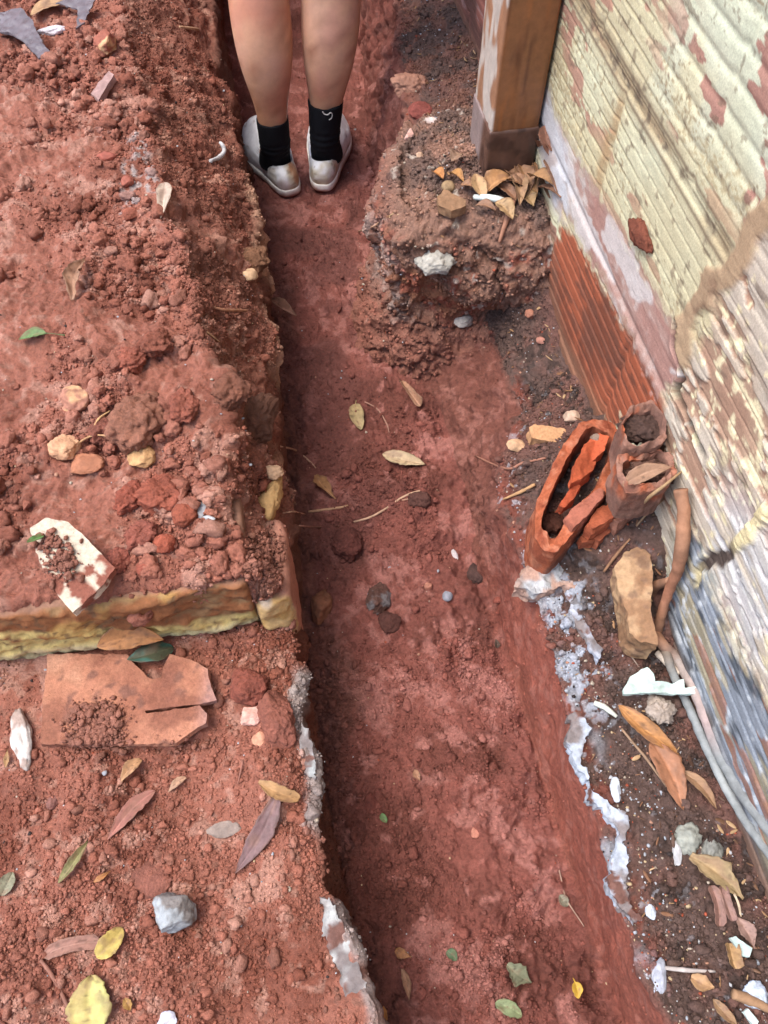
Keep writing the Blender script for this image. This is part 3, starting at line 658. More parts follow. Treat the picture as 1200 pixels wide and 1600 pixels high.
def plate(name, pxs, z, th, col, label, cat, tiltx=0., tilty=0., noise=.0015, mat=None, res=.006, colfn=None, base_z=None, link_it=True):
    """a flat broken piece with the given outline, lying at height z"""
    pts = np.array([P(q[0], q[1], z) for q in pxs]); c0 = pts.mean(0)
    pts[:, 2] += (pts[:, 0] - c0[0]) * tiltx + (pts[:, 1] - c0[1]) * tilty
    bm = bmesh.new(); vs = [bm.verts.new(p) for p in pts]; f = bm.faces.new(vs)
    if f.normal.z < 0: f.normal_flip()
    f.normal_update()
    if f.normal.z < 0: bmesh.ops.reverse_faces(bm, faces=[f])
    ex = bmesh.ops.extrude_face_region(bm, geom=[f]); nv = [e for e in ex['geom'] if isinstance(e, bmesh.types.BMVert)]
    for v in nv: v.co.z -= th
    bmesh.ops.recalc_face_normals(bm, faces=bm.faces[:])
    bmesh.ops.triangulate(bm, faces=bm.faces[:])
    for _ in range(6):
        es = [e for e in bm.edges if e.calc_length() > res]
        if not es: break
        bmesh.ops.subdivide_edges(bm, edges=es, cuts=1, use_grid_fill=False); bmesh.ops.triangulate(bm, faces=[f for f in bm.faces if len(f.verts) > 3])
    bm.normal_update()
    V = np.array([v.co[:] for v in bm.verts]); Nn = np.array([v.normal[:] for v in bm.verts])
    V2 = V + Nn * (noise * fbm3(V, 90, 4, 5))[:, None] + .6 * noise * np.stack([fbm3(V, 150, 2, 6), fbm3(V, 150, 2, 7), 0 * V[:, 0]], 1)
    for v, q in zip(bm.verts, V2): v.co = q
    me = bpy.data.meshes.new(name); bm.to_mesh(me); bm.free()
    me.polygons.foreach_set('use_smooth', np.ones(len(me.polygons), bool))
    me.set_sharp_from_angle(angle=R(38))
    cc = colfn(V) if colfn else np.tile(col, (len(V), 1)) * (1 + .2 * fbm3(V, 40, 4, 9))[:, None]
    setcol(me, cc); me.materials.append(mat or M_STONE)
    if not link_it: return me
    b = c0.copy(); b[2] -= th
    o = link(name, me, b); return tag(o, label, cat)
# ------------------------------------------------------------------ concrete slab at the step, with its yellow painted edge
def dense_box(l, w, h, res):
    V, F, n = [], [], 0
    def face(o, a, b, la, lb):
        nonlocal n
        na, nb = max(2, int(la / res) + 1), max(2, int(lb / res) + 1)
        i, j = np.meshgrid(np.linspace(0, 1, na), np.linspace(0, 1, nb), indexing='ij')
        V.append((np.array(o) + i[..., None] * np.array(a) + j[..., None] * np.array(b)).reshape(-1, 3)); F.append(grid_faces(na, nb) + n); n += na * nb
    face((0, 0, 0), (l, 0, 0), (0, 0, h), l, h); face((l, 0, 0), (0, w, 0), (0, 0, h), w, h); face((0, 0, h), (l, 0, 0), (0, w, 0), l, w)
    face((0, w, 0), (0, 0, h), (l, 0, 0), h, l); face((0, 0, 0), (0, 0, h), (0, w, 0), h, w); face((0, 0, 0), (0, w, 0), (l, 0, 0), w, l)
    V = np.concatenate(V); F = np.concatenate(F)
    key = np.round(V, 6); _, ix, inv = np.unique(key, axis=0, return_index=True, return_inverse=True)
    return V[ix], inv.reshape(-1)[F]
EX = np.array([1, .16, 0]) / math.hypot(1, .16); EY = np.array([-.16, 1, 0]) / math.hypot(1, .16)
def rounded(V, l, w, h, r):
    lo = np.array([r, r, r]); hi = np.array([l - r, w - r, h - r]); c = np.clip(V, lo, hi); d = V - c; n = np.linalg.norm(d, axis=1, keepdims=True)
    return np.where(n > 1e-9, c + d / np.maximum(n, 1e-9) * np.minimum(n, r), V), np.where(n > 1e-9, d / np.maximum(n, 1e-9), 0)
corner = P(386, 917, .300); corner2 = P(454, 930, .250)
slab = empty('concrete_slab', np.array([corner[0] - .3, corner[1], .16]), 'old concrete slab edge with worn yellow paint on its front, holding the heap of red soil', 'slab')
def slab_piece(name, o, l, w, z0, z1, r, kind):
    V, F = dense_box(l, w, z1 - z0, .0032); V, N_ = rounded(V, l, w, z1 - z0, r); h = z1 - z0
    U = V.copy()
    f1 = fbm3(U + 3, 14, 4, 401); f2 = fbm3(U, 60, 3, 411)
    strat = fbm2(U[:, 0] * .35, U[:, 2] + .02 * f1, 60, 3, 421)
    front = sstep(.012, .002, U[:, 1]); top = sstep(h - .012, h - .002, U[:, 2]); N2 = N_ + np.stack([0 * front, -front, top], 1) * .001
    V = V + N_ * (.0016 * f1 + .0014 * f2)[:, None]
    V[:, 1] += front * (.005 * strat + .0022 * f2 + .0015 * fbm3(U, 140, 2, 431) + .010 * sstep(.10, .02, U[:, 2] / h * .2) - .002 * f1)
    c = np.tile(A(150, 112, 92), (len(V), 1)); zf = U[:, 2] / h
    if kind == 'slab':
        c = mixc(c, A(150, 98, 62), front)
        c = mixc(c, A(212, 190, 122), front * sstep(.0, .06, .98 - .36 * sstep(.62, .9, U[:, 0] / l) - zf + .07 * f1) * sstep(-.75, -.2, strat + .3))
        c = mixc(c, A(206, 168, 98), front * sstep(.1, .5, f1) * .6 * sstep(.3, .4, zf))
        c = mixc(c, A(200, 190, 150), front * sstep(.52, .36, zf + .1 * strat) * .8); c = mixc(c, A(150, 128, 100), front * sstep(.30, .20, zf + .06 * f1))
        c = mixc(c, A(150, 126, 90), front * sstep(.35, .7, strat + .4 * f2) * .6); c = mixc(c, A(110, 88, 66), front * sstep(.5, .7, fbm3(U, 110, 3, 433)) * .7)
    else:
        c = np.tile(A(128, 92, 78), (len(V), 1)); c = mixc(c, A(176, 124, 104), sstep(l - .02, l - .006, U[:, 0] + .008 * f1)); c = mixc(c, A(205, 172, 118), front * sstep(.45, .65, zf + .1 * f1)); c = mixc(c, A(190, 150, 90), front * sstep(.0, .4, f2)); c = mixc(c, A(138, 110, 86), front * sstep(.55, .45, zf + .05 * f1))
        c = mixc(c, A(215, 196, 176), sstep(.010, .004, np.abs(U[:, 0] - .012 - .006 * f1)) * top * .8)
    c = c * (1 + .13 * f2 + .1 * f1)[:, None]
    Wd = o + V[:, :1] * EX + V[:, 1:2] * EY + V[:, 2:] * np.array([0, 0, 1.]); Wd[:, 2] += z0 - o[2]
    return part(name, mesh(name, Wd, F, c, M_STONE), slab)
addbvh(slab_piece('slab', corner - EX * 1.0, 1.0, .17, .12, .300, .008, 'slab'))
LW = float(np.linalg.norm((corner2 - corner) @ EX)) 
ldg = slab_piece('ledge', corner + EX * .0015 - EY * .002, abs(float((corner2 - corner) @ EX)), .125, .06, .250, .013, 'ledge'); addbvh(ldg)

# ------------------------------------------------------------------ square post by the wall
pa = P(737, 285, .325); pb = P(757, 285, .325); pf = P(829, 268, .325)
ux = np.array([1 / WL, -WK / WL * 1, 0]); ux = np.array([math.cos(R(9.76)), math.sin(R(9.76)) * 1, 0]); uy = np.array([-ux[1], ux[0], 0])
PW = .076; po = np.array([pb[0], pb[1], .29])
post = empty('square_post', po + (ux + uy) * PW / 2, 'brown varnished square wooden post standing on the soil bank beside the brick wall', 'post')
def post_box(name, o, l, w, z0, z1, r, cf, res=.006):
    V, F = dense_box(l, w, z1 - z0, res); V, N_ = rounded(V, l, w, z1 - z0, r)
    c = cf(V); V = V + N_ * (.0008 * fbm3(V * np.array([1, 1, .15]), 90, 3, 431))[:, None]
    Wd = o + V[:, :1] * ux + V[:, 1:2] * uy + V[:, 2:] * np.array([0, 0, 1.]); Wd[:, 2] += z0 - o[2]
    return part(name, mesh(name, Wd, F, c, M_WOOD), post)
def cf_post(V):
    g = fbm3(V * np.array([1, 1, .06]), 160, 4, 441); b = fbm3(V, 22, 3, 442); lf = sstep(.004, .001, V[:, 0])
    c = np.tile(A(146, 98, 62), (len(V), 1)); c = mixc(c, A(112, 72, 46), sstep(-.1, .7, g + .4 * b)); c = mixc(c, A(178, 112, 62), sstep(.2, .8, g - b * .3) * .6)
    c = mixc(c, A(172, 128, 100), lf * .75); c = mixc(c, A(206, 198, 188), .85 * lf * sstep(.12, .32, fbm3(V * np.array([1, 1, .4]), 26, 3, 443) + .55 * np.exp(-((V[:, 2] - .22) / .06) ** 2) - .25))
    return c
def cf_base(V):
    b = fbm3(V, 40, 3, 446); c = np.tile(A(98, 70, 58), (len(V), 1)); c = mixc(c, A(72, 50, 42), sstep(-.1, .5, b)); c = mixc(c, A(150, 132, 128), sstep(.004, .001, V[:, 0]) * sstep(.03, .05, V[:, 1])); return c
zt = None
d_ = ray(795, 203); tcut = (po @ uy) / (d_ @ uy); zc_ = CAM_H + d_[2] * tcut
post_box('shaft', po + np.array([0, 0, 0]), PW, .105, zc_ - .004, 2.3, .003, cf_post, .0042)
post_box('base_sleeve', po - ux * .0022 - uy * .0022, PW + .0044, .105 + .0044, .29, zc_, .0035, cf_base, .003)

# ------------------------------------------------------------------ the person working further up the trench
def skin_mesh(verts, edges, root, sub=2, taper=None):
    me = bpy.data.meshes.new('tmp'); me.from_pydata([v[:3] for v in verts], edges, [])
    o = bpy.data.objects.new('tmp', me); COL.objects.link(o)
    m = o.modifiers.new('s', 'SKIN'); m.use_smooth_shade = True; m.branch_smoothing = .6
    for i, v in enumerate(verts):
        sv = me.skin_vertices[0].data[i]; r = v[3]; sv.radius = r if isinstance(r, tuple) else (r, r); sv.use_root = (i == root)
    s = o.modifiers.new('u', 'SUBSURF'); s.levels = sub; s.render_levels = sub
    dg = bpy.context.evaluated_depsgraph_get(); dg.update(); out = bpy.data.meshes.new_from_object(o.evaluated_get(dg)); bpy.data.objects.remove(o)
    out.polygons.foreach_set('use_smooth', np.ones(len(out.polygons), bool)); return out
def mverts(me):
    a = np.zeros(len(me.vertices) * 3, np.float32); me.vertices.foreach_get('co', a); return a.reshape(-1, 3).astype(float)
bvs = [(-.150, 1.60, .92, (.15, .11)), (-.147, 1.605, 1.05, (.135, .10)), (-.145, 1.61, 1.24, (.155, .105)), (-.145, 1.61, 1.39, (.12, .085)), (-.145, 1.62, 1.49, .055), (-.145, 1.64, 1.57, .078), (-.145, 1.65, 1.64, .09), (-.145, 1.645, 1.71, .06)]
bes = [(0, 1), (1, 2), (2, 3), (3, 4), (4, 5), (5, 6), (6, 7)]
def chain(start, pts):
    p = start
    for q in pts:
        bvs.append(q); bes.append((p, len(bvs) - 1)); p = len(bvs) - 1
    return p
KS = 1.0
Lleg = [(-.232, 1.595, .84, .092), (-.236, 1.615, .68, .082), (-.238, 1.632, .55, .062), (-.240, 1.63, .475, .0585), (-.2405, 1.598, .39, .0625), (-.2375, 1.575, .32, .0655), (-.2365, 1.568, .25, .0570), (-.2365, 1.563, .195, .0400), (-.238, 1.560, .14, .0325), (-.239, 1.560, .09, .0330), (-.246, 1.575, .05, .036), (-.275, 1.64, .036, .030), (-.30, 1.70, .03, .022)]
Rleg = [(-.068, 1.605, .84, .092), (-.082, 1.625, .68, .082), (-.092, 1.645, .55, .062), (-.096, 1.645, .475, .0585), (-.100, 1.615, .39, .0620), (-.1045, 1.592, .32, .0640), (-.113, 1.584, .25, .0560), (-.121, 1.580, .195, .0400), (-.1265, 1.578, .14, .0330), (-.131, 1.578, .09, .0330), (-.130, 1.595, .05, .036), (-.123, 1.67, .036, .030), (-.118, 1.74, .03, .022)]
chain(0, Lleg); chain(0, Rleg)
for s in (-1, 1):
    e = chain(3, [(-.145 + s * .17, 1.61, 1.375, .058), (-.145 + s * .22, 1.62, 1.14, .043), (-.145 + s * .20, 1.72, .94, .030), (-.145 + s * .195, 1.745, .885, (.034, .016))])
    for k, (dx, L_f) in enumerate([(-.027, .065), (-.010, .078), (.009, .072), (.027, .055)]):
        x0 = -.145 + s * .195
        chain(e, [(x0 + dx, 1.765, .845, .0095), (x0 + dx * 1.1, 1.773, .845 - L_f * .55, .0085), (x0 + dx * 1.1, 1.760, .845 - L_f, .0072)])
    chain(e, [(-.145 + s * .195 - s * .036, 1.755, .872, .011), (-.145 + s * .195 - s * .046, 1.765, .832, .009)])
body = skin_mesh(bvs, bes, 0)
PV = mverts(body)
sk = np.tile(A(226, 172, 138, .82), (len(PV), 1)) ; q1 = fbm3(PV, 14, 3, 501); q2 = fbm3(PV, 60, 3, 502)
sk = mixc(sk, A(206, 140, 112), sstep(.0, .6, q1)); sk = mixc(sk, A(232, 178, 150), sstep(.1, .6, -q1) * .7); sk = mixc(sk, A(168, 104, 80), sstep(.5, .72, q2) * .6); sk = mixc(sk, A(214, 150, 130), sstep(.2, .6, fbm3(PV * np.array([1, 1, .5]), 30, 3, 504)) * .5); sk = mixc(sk, A(150, 100, 76), sstep(.55, .7, fbm3(PV, 110, 2, 505)) * .35); sk = mixc(sk, A(190, 130, 96), sstep(.26, .16, PV[:, 2]) * .45)
setcol(body, sk); body.materials.append(M_SKIN)
person = empty('person', (-.17, 1.62, .0), 'person with bare calves standing in the trench in black socks and muddy white shoes', 'person')
part('body', body, person)
# face, ears
hb = np.array([-.145, 1.715, 1.615])
for nm, off, r, cc in (('eye', (-.03, .022, .005), .012, (225, 225, 220)), ('eye', (.03, .022, .005), .012, (225, 225, 220)), ('nose', (0, .04, -.03), .014, (214, 156, 126)), ('mouth', (0, .028, -.07), .017, (170, 96, 88)), ('ear', (-.09, -.05, -.01), .02, (210, 150, 120)), ('ear', (.09, -.05, -.01), .02, (210, 150, 120))):
    v, f = rock_verts(r * (.5 if nm == 'ear' else 1), r * .7, r * (1.5 if nm in ('ear', 'nose') else .6), 3, 3, 0, .02)
    part(nm, mesh(nm, v + hb + np.array(off), f, A(*cc), M_SKIN), person)
v, f = rock_verts(.102, .105, .085, 9, 4, 0, .05); v = v + np.array([-.145, 1.635, 1.68]); part('hair', mesh('hair', v, f, A(50, 38, 32), M_CLOTH), person)
def offset_skin(name, idx, off, col, zmin=None):
    vs = [bvs[i] for i in idx['v']]; m = {j: i for i, j in enumerate(idx['v'])}
    vs = [(x, y, z, tuple(q + off for q in (r if isinstance(r, tuple) else (r, r)))) for x, y, z, r in vs]
    me = skin_mesh(vs, [(m[a], m[b]) for a, b in bes if a in m and b in m], 0, 2); Vm = mverts(me)
    setcol(me, np.tile(col, (len(Vm), 1)) * (1 + .12 * fbm3(Vm, 25, 3, 511))[:, None]); me.materials.append(M_CLOTH); part(name, me, person)
nL = 8; nR_ = 8 + len(Lleg)
offset_skin('shorts', {'v': [0, nL, nL + 1, nL + 2, nR_, nR_ + 1, nR_ + 2]}, .022, A(60, 66, 80))
arm0 = nR_ + len(Rleg); na_ = 4 + 12 + 2
offset_skin('shirt', {'v': [0, 1, 2, 3, arm0, arm0 + 1, arm0 + na_, arm0 + na_ + 1]}, .016, A(150, 152, 156))
# shoes
def shoe(heel, toe, ank, side):
    h = np.array(heel); t = np.array(toe); ax = t - h; Ls = np.linalg.norm(ax); ax /= Ls; sx = np.array([ax[1], -ax[0]])       # right-hand side
    n = 72; th = np.linspace(0, 2 * np.pi, n, endpoint=False)
    def outline(grow=0.):
        u = .5 - .5 * np.cos(th); sgn = np.sin(th)                        # u 0 heel .. 1 toe
        wd = .038 + .013 * np.sin(np.pi * np.clip((u - .25) / .75, 0, 1)) ** 1.0 - .004 * np.exp(-((u - .38) / .15) ** 2)
        y = np.sign(sgn) * np.abs(sgn) ** .62 * (wd + grow); x = (u - .5) * (Ls + 2 * grow) + Ls / 2
        y = y + .010 * side * np.sin(np.pi * u) * u
        return x, y
    def ring(x, y, z): return np.stack([h[0] + ax[0] * x + sx[0] * y, h[1] + ax[1] * x + sx[1] * y, z + 0 * x], 1)
    ox, oy = outline(); gx, gy = outline(.003)
    u = ox / Ls
    ca = (np.array(ank) - h) @ ax
    cxs = ca + .008 - .052 * np.cos(th) * (.9 + .25 * (u > .5)) ; cys = .0305 * np.sin(th)
    cz = .066 - .016 * np.sin(th) ** 2 + .030 * sstep(.1, 1, -np.cos(th))
    cz = .062 - .012 * np.sin(th) ** 2 + .034 * (.5 - .5 * np.cos(th)) ** 2
    def bez(s):
        p0 = (ox, oy, .0185 + 0 * ox); p1 = (ox + .004 * np.sign(ox - Ls / 2), oy * 1.05, .046 + .012 * (u > .6) * u); p2 = (cxs * .55 + ox * .45, cys * .62 + oy * .38, cz * .9 + .004); p3 = (cxs, cys, cz)
        w = ((1 - s) ** 3, 3 * s * (1 - s) ** 2, 3 * s * s * (1 - s), s ** 3)
        return [sum(w[i] * p[k] for i, p in enumerate((p0, p1, p2, p3))) for k in range(3)]
    sole = [ring(gx * .97 + .003, gy * .9, .001), ring(gx, gy, .004), ring(gx, gy, .010), ring(gx, gy, .0175), ring(gx * .99 + .001, gy * .97, .0195), ring(ox, oy * .9, .0195)]
    upper = []
    for s in np.linspace(0, 1, 18):
        x, y, z = bez(s); upper.append(ring(x, y, 0) + np.stack([0 * x, 0 * x, z], 1))
    x, y, z = bez(1.0); upper.append(ring(x, y * .93, 0) + np.stack([0 * x, 0 * x, z + .0025], 1)); upper.append(ring(cxs * .94 + ca * .06, cys * .86, 0) + np.stack([0 * x, 0 * x, z - .001], 1)); upper.append(ring(cxs * .92 + ca * .08, cys * .82, 0) + np.stack([0 * x, 0 * x, z * .4 + .008], 1))
    U = np.array(upper); wr = fbm3(U * np.array([1, 1, 2.2]), 34, 3, 521 + side); nn = grid_normals(np.concatenate([U, U[:, :1]], 1))[:, :-1]; U = U + nn * (.0016 * wr)[..., None]
    S_ = np.array(sole)
    c = np.tile(A(238, 240, 243, .88), U.shape[:2] + (1,)); d1 = fbm3(U, 26, 4, 531 + side); back = sstep(.45, .0, u)[None, :]
    c = mixc(c, A(190, 176, 140), sstep(-.3, .4, d1 + .35) * back * .8); c = mixc(c, A(176, 118, 76), sstep(.1, .5, d1) * sstep(.5, .0, u)[None, :] * .85); c = mixc(c, A(160, 112, 86), sstep(.036, .014, U[..., 2] + .014 * d1) * .6)
    c = mixc(c, A(120, 96, 78), sstep(.5, .62, fbm3(U, 90, 2, 541)) * .5)
    top_ = part('shoe', mesh('shoe', U.reshape(-1, 3), grid_faces(len(U), n, True), c.reshape(-1, 3), M_SHOE), person)
    VS = np.concatenate([S_.reshape(-1, 3), S_[0].mean(0, keepdims=True)]); FS = [tuple(f) for f in grid_faces(len(S_), n, True)] + [((j + 1) % n, j, len(S_) * n) for j in range(n)]
    cs = mixc(np.tile(A(236, 232, 224, .85), (len(VS), 1)), A(150, 84, 64), sstep(.012, .003, VS[:, 2] + .006 * fbm3(VS, 40, 3, 551)))
    cs = mixc(cs, A(168, 104, 76), sstep(.15, .5, fbm3(VS, 30, 3, 552)) * .6)
    sole_o = part('sole', mesh('sole', VS, FS, cs, M_SHOE), top_)
    return top_
shoe((-.207, 1.503), (-.313, 1.735), (-.238, 1.560), -1)
shoe((-.139, 1.520), (-.132, 1.790), (-.131, 1.578), 1)
def sock(cl, z0, z1, r0, r1, sd):
    n = 40; zs = np.linspace(z0, z1, 44); th = np.linspace(0, 2 * np.pi, n, endpoint=False); cl = np.array(cl)
    rows = []
    for z in zs:
        t = (z - z0) / (z1 - z0); c = np.array([np.interp(z, cl[:, 2], cl[:, k]) for k in range(2)]); r = np.interp(t, [0, .35, 1], [r0 * 1.12, r0, r1]); r = r * (1 + .035 * np.sin(60 * t + sd) * (.3 < t < .6))
        rows.append(np.stack([c[0] + r * np.cos(th), c[1] + r * 1.12 * np.sin(th), z - .004 * np.sin(th) * t + 0 * th], 1))
    last = rows[-1].copy(); cc = last.mean(0); rows.append(cc + (last - cc) * .93 + np.array([0, 0, .001])); rows.append(cc + (last - cc) * .84 + np.array([0, 0, -.004]))
    S_ = np.array(rows); S_ = S_ + grid_normals(np.concatenate([S_, S_[:, :1]], 1))[:, :-1] * (.0012 * fbm3(S_, 50, 3, 561 + sd))[..., None]
    me = mesh('sock', S_.reshape(-1, 3), grid_faces(len(S_), n, True), np.tile(A(24, 25, 30), (len(S_) * n, 1)), M_CLOTH)
    o = part('sock', me, person); return o, BVHTree.FromPolygons([Vector(v) for v in S_.reshape(-1, 3)], [tuple(f) for f in grid_faces(len(S_), n, True)])
clL = [(q[0], q[1], q[2]) for q in Lleg[::-1] if q[2] > .04]; clR = [(q[0], q[1], q[2]) for q in Rleg[::-1] if q[2] > .04]
sock(clL, .04, .150, .0325, .0345, 1); skR, skB = sock(clR, .04, .178, .0325, .0375, 2)
def emblem(pxs, r, name):
    pts = []
    for q in pxs:
        d = ray(*q); h = skB.ray_cast(Vector((0, 0, CAM_H)), Vector(d / np.linalg.norm(d)))
        if h[0] is not None: pts.append(np.array(h[0]) + np.array(h[1]) * .0006 * (1 if h[1].y < 0 else -1))
    if len(pts) > 1:
        V, F, cc = sweep_mesh(pts, r, 6, 5, .1, 3, 1, A(215, 215, 210)); part(name, mesh(name, V, F, cc, M_CLOTH), skR)
emblem([(504, 174), (507, 178), (512, 179), (516, 176), (519, 178), (518, 184), (514, 187)], .0011, 'emblem')
emblem([(481, 153), (482, 157)], .0028, 'pull_tab')

# ------------------------------------------------------------------ broken hollow bricks
def ring_mesh(outer, inner, depth, seed, zt=.02):
    n = 150
    def res(p):
        p = np.vstack([p, p[:1]]); s = np.r_[0, np.cumsum(np.linalg.norm(np.diff(p, axis=0), axis=1))]; t = np.linspace(0, s[-1], n, endpoint=False)
        q = np.stack([np.interp(t, s, p[:, k]) for k in range(3)], 1)
        for _ in range(2): q = (np.roll(q, 1, 0) + 2 * q + np.roll(q, -1, 0)) / 4
        return q
    o = res(np.array([P(*q) for q in outer])); i = res(np.array([P(*q) for q in inner]))
    k = np.argmin(np.linalg.norm(i - o[0], axis=1)); i = np.roll(i, -k, 0)
    dn = np.array([0, 0, -1.]); rows = []
    for t in np.linspace(1, 0, 16): rows.append(o + dn * depth * t)
    for t in np.linspace(0, 1, 9)[1:]: rows.append(o * (1 - t) + i * t)
    for t in np.linspace(0, 1, 14)[1:]: rows.append(i + dn * depth * t)
    G_ = np.array(rows); f = fbm3(G_, 40, 4, seed); f2 = fbm3(G_, 120, 3, seed + 1)
    top = np.zeros(len(G_)); top[15:25] = 1
    nn = grid_normals(np.concatenate([G_, G_[:, :1]], 1))[:, :-1]; ctr = o.mean(0)
    if np.mean(nn[19, :, 2]) < 0: nn = -nn
    rib_ = np.ones((len(G_), 1)) * np.abs(np.sin(np.arange(G_.shape[1]) * .42))[None]; sidem = np.zeros((len(G_), 1)); sidem[:15] = 1
    G_ = G_ + nn * (.0015 * f + .0010 * f2 - .0007 * sidem * (1 - rib_))[..., None]; G_[..., 2] += (top[:, None] * (.006 * fbm2(G_[..., 0], G_[..., 1], 26, 3, seed + 2) + .004 * np.abs(fbm2(G_[..., 0], G_[..., 1], 80, 3, seed + 3))))
    c = mixc(np.tile(A(196, 110, 76, .64), G_.shape[:2] + (1,)), A(170, 92, 66, .62), sstep(-.1, .5, f)); c = mixc(c, A(212, 140, 108, .7), sstep(.2, .6, f2) * .7); c = mixc(c, A(150, 104, 86, .7), sstep(.1, .5, fbm3(G_, 22, 4, seed + 5)) * .6 * (1 - top[:, None] * .7))
    return G_, c, f
big_o = [(905, 662, 0.290), (925, 655, 0.292), (950, 655, 0.292), (966, 664, 0.290), (968, 690, 0.288), (960, 730, 0.283), (946, 775, 0.277), (925, 800, 0.271), (905, 822, 0.267), (882, 850, 0.261), (868, 865, 0.255), (848, 858, 0.252), (836, 842, 0.253), (834, 815, 0.259), (838, 785, 0.265), (858, 742, 0.273), (876, 700, 0.282)]
big_i = [(908, 681, 0.29), (926, 666, 0.291), (953, 674, 0.291), (957, 690, 0.288), (950, 717, 0.284), (936, 750, 0.279), (917, 778, 0.273), (893, 800, 0.269), (881, 818, 0.264), (872, 837, 0.26), (860, 843, 0.257), (844, 826, 0.258), (850, 797, 0.264), (866, 760, 0.272), (885, 719, 0.28)]
G_, cc, f_ = ring_mesh(big_o, big_i, .085, 601)
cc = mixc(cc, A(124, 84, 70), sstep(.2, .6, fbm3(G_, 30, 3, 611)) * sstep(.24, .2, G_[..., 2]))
bme = mesh('broken_brick', G_.reshape(-1, 3), grid_faces(len(G_), G_.shape[1], True), cc.reshape(-1, 3), M_CLAY); bme.set_sharp_from_angle(angle=R(32))
bb = link('broken_brick', bme, np.array([*P(900, 760, .15)])); tag(bb, 'bright orange broken hollow brick lying open like an oval ring beside the trench edge', 'brick'); addbvh(bb)
stub = empty('brick_stub', P(1005, 700, .18), 'dull pinkish stub of hollow brick with two open cells joined to the wall', 'brick')
for k, (o_, i_) in enumerate([([(968, 662, 0.377), (985, 636, 0.385), (1018, 626, 0.390), (1036, 648, 0.387), (1042, 682, 0.381), (1030, 697, 0.377), (1000, 706, 0.373), (974, 698, 0.372)], [(972, 664, 0.380), (988, 647, 0.380), (1019, 640, 0.380), (1033, 656, 0.380), (1036, 680, 0.380), (1020, 692, 0.380), (996, 698, 0.380), (979, 688, 0.380)]),
                              ([(964, 712, 0.369), (1000, 708, 0.372), (1032, 699, 0.375), (1050, 712, 0.373), (1054, 742, 0.367), (1042, 764, 0.363), (1012, 772, 0.361), (978, 772, 0.360), (964, 745, 0.365)], [(972, 723, 0.367), (1002, 716, 0.367), (1030, 708, 0.367), (1044, 722, 0.367), (1045, 744, 0.367), (1030, 756, 0.367), (1006, 760, 0.367), (982, 760, 0.367), (972, 742, 0.367)])]):
    G_, cc, f_ = ring_mesh(o_, i_, .055, 621 + k * 9)
    cc = mixc(cc, A(172, 130, 112, .7), sstep(-.5, .2, f_) * .9); cc = mixc(cc, A(130, 96, 84, .7), sstep(.1, .5, fbm3(G_, 28, 3, 631 + k)) * .8)
    cme = mesh('cell', G_.reshape(-1, 3), grid_faces(len(G_), G_.shape[1], True), cc.reshape(-1, 3), M_CLAY); cme.set_sharp_from_angle(angle=R(32)); addbvh(part('cell', cme, stub))
def shard(px, z, th, label, col, tx=0., ty=0.): 
    return plate('brick_shard', px, z, th, col, label, 'shard', tx, ty, .002, M_CLAY, .005)
shard([(897, 725), (914, 697), (930, 691), (937, 704), (927, 729), (908, 747), (892, 756)], 0.287, .022, 'long orange brick shard inside the upper hollow of the broken ring brick', A(196, 98, 64), -.5, .3)
shard([(914, 689), (935, 678), (949, 689), (943, 707), (927, 718), (918, 705)], 0.289, .02, 'short orange brick shard beside the dusty pebble at the top of the ring brick', A(188, 92, 60), .6, 0)
shard([(872, 790), (890, 764), (903, 752), (908, 758), (896, 778), (880, 792)], 0.273, .02, 'narrow orange shard wedged low in the ring brick near its left wall', A(182, 88, 58), -.3, .2)
shard([(886, 806), (902, 786), (936, 764), (944, 768), (936, 786), (914, 810), (896, 824)], 0.281, .024, 'dirty pinkish broken brick flake right of the ring brick', A(170, 104, 84), .3, -.2)
shard([(918, 820), (934, 792), (962, 778), (980, 780), (975, 796), (948, 818), (926, 830)], 0.273, .03, 'dark orange broken brick corner below the dry leaf', A(184, 100, 70), .1, -.3)
shard([(948, 806), (962, 786), (990, 776), (1016, 772), (1024, 780), (996, 800), (966, 822)], .268, .08, 'grey pink slab of broken brick wall under the dry leaf', A(160, 112, 94), .15, -.35)
shard([(918, 836), (934, 812), (962, 800), (974, 804), (962, 824), (936, 846)], .246, .07, 'orange broken brick wall piece leaning on the ring brick', A(184, 106, 78), .2, -.2)
shard([(905, 838), (922, 828), (948, 822), (952, 830), (926, 846), (908, 850)], 0.245, .02, 'small flat brick chip at the foot of the broken bricks', A(164, 92, 66), 0, -.2)
stone('pebble', 930, 686, 18, 16, A(150, 128, 112), 'dusty grey pebble on the shards in the top of the ring brick', 'stone', at=P(930, 686, .285))
stone('soil_clod', 1003, 672, 58, 40, A(92, 66, 58), 'dark crumbly soil filling the upper open cell of the brick stub', 'soil', at=P(1004, 672, 0.358), crumb=.3, ang=0, rough=.3, mat=M_SOIL)
stone('soil_clod', 1005, 738, 66, 36, A(116, 80, 68), 'brown crumbly soil filling the lower open cell of the brick stub', 'soil', at=P(1008, 738, 0.343), crumb=.3, ang=0, rough=.3, mat=M_SOIL)
stone('soil_clod', 866, 815, 30, 26, A(104, 62, 50), 'dark red soil packed in the lower hollow of the ring brick', 'soil', at=P(864, 818, .212), crumb=.3, ang=0, rough=.3, mat=M_SOIL)
plate('brick_piece', [(826, 668), (836, 664), (892, 672), (893, 684), (870, 690), (830, 684)], .205, .022, A(206, 158, 116), 'long tan brick piece lying above the ring brick at the trench edge', 'brick', 0, .1, .002, M_CLAY, .005)
stone('stone', 808, 692, 34, 20, A(206, 166, 130), 'small tan stone at the trench edge left of the long tan brick piece', 'stone', ang=.7)
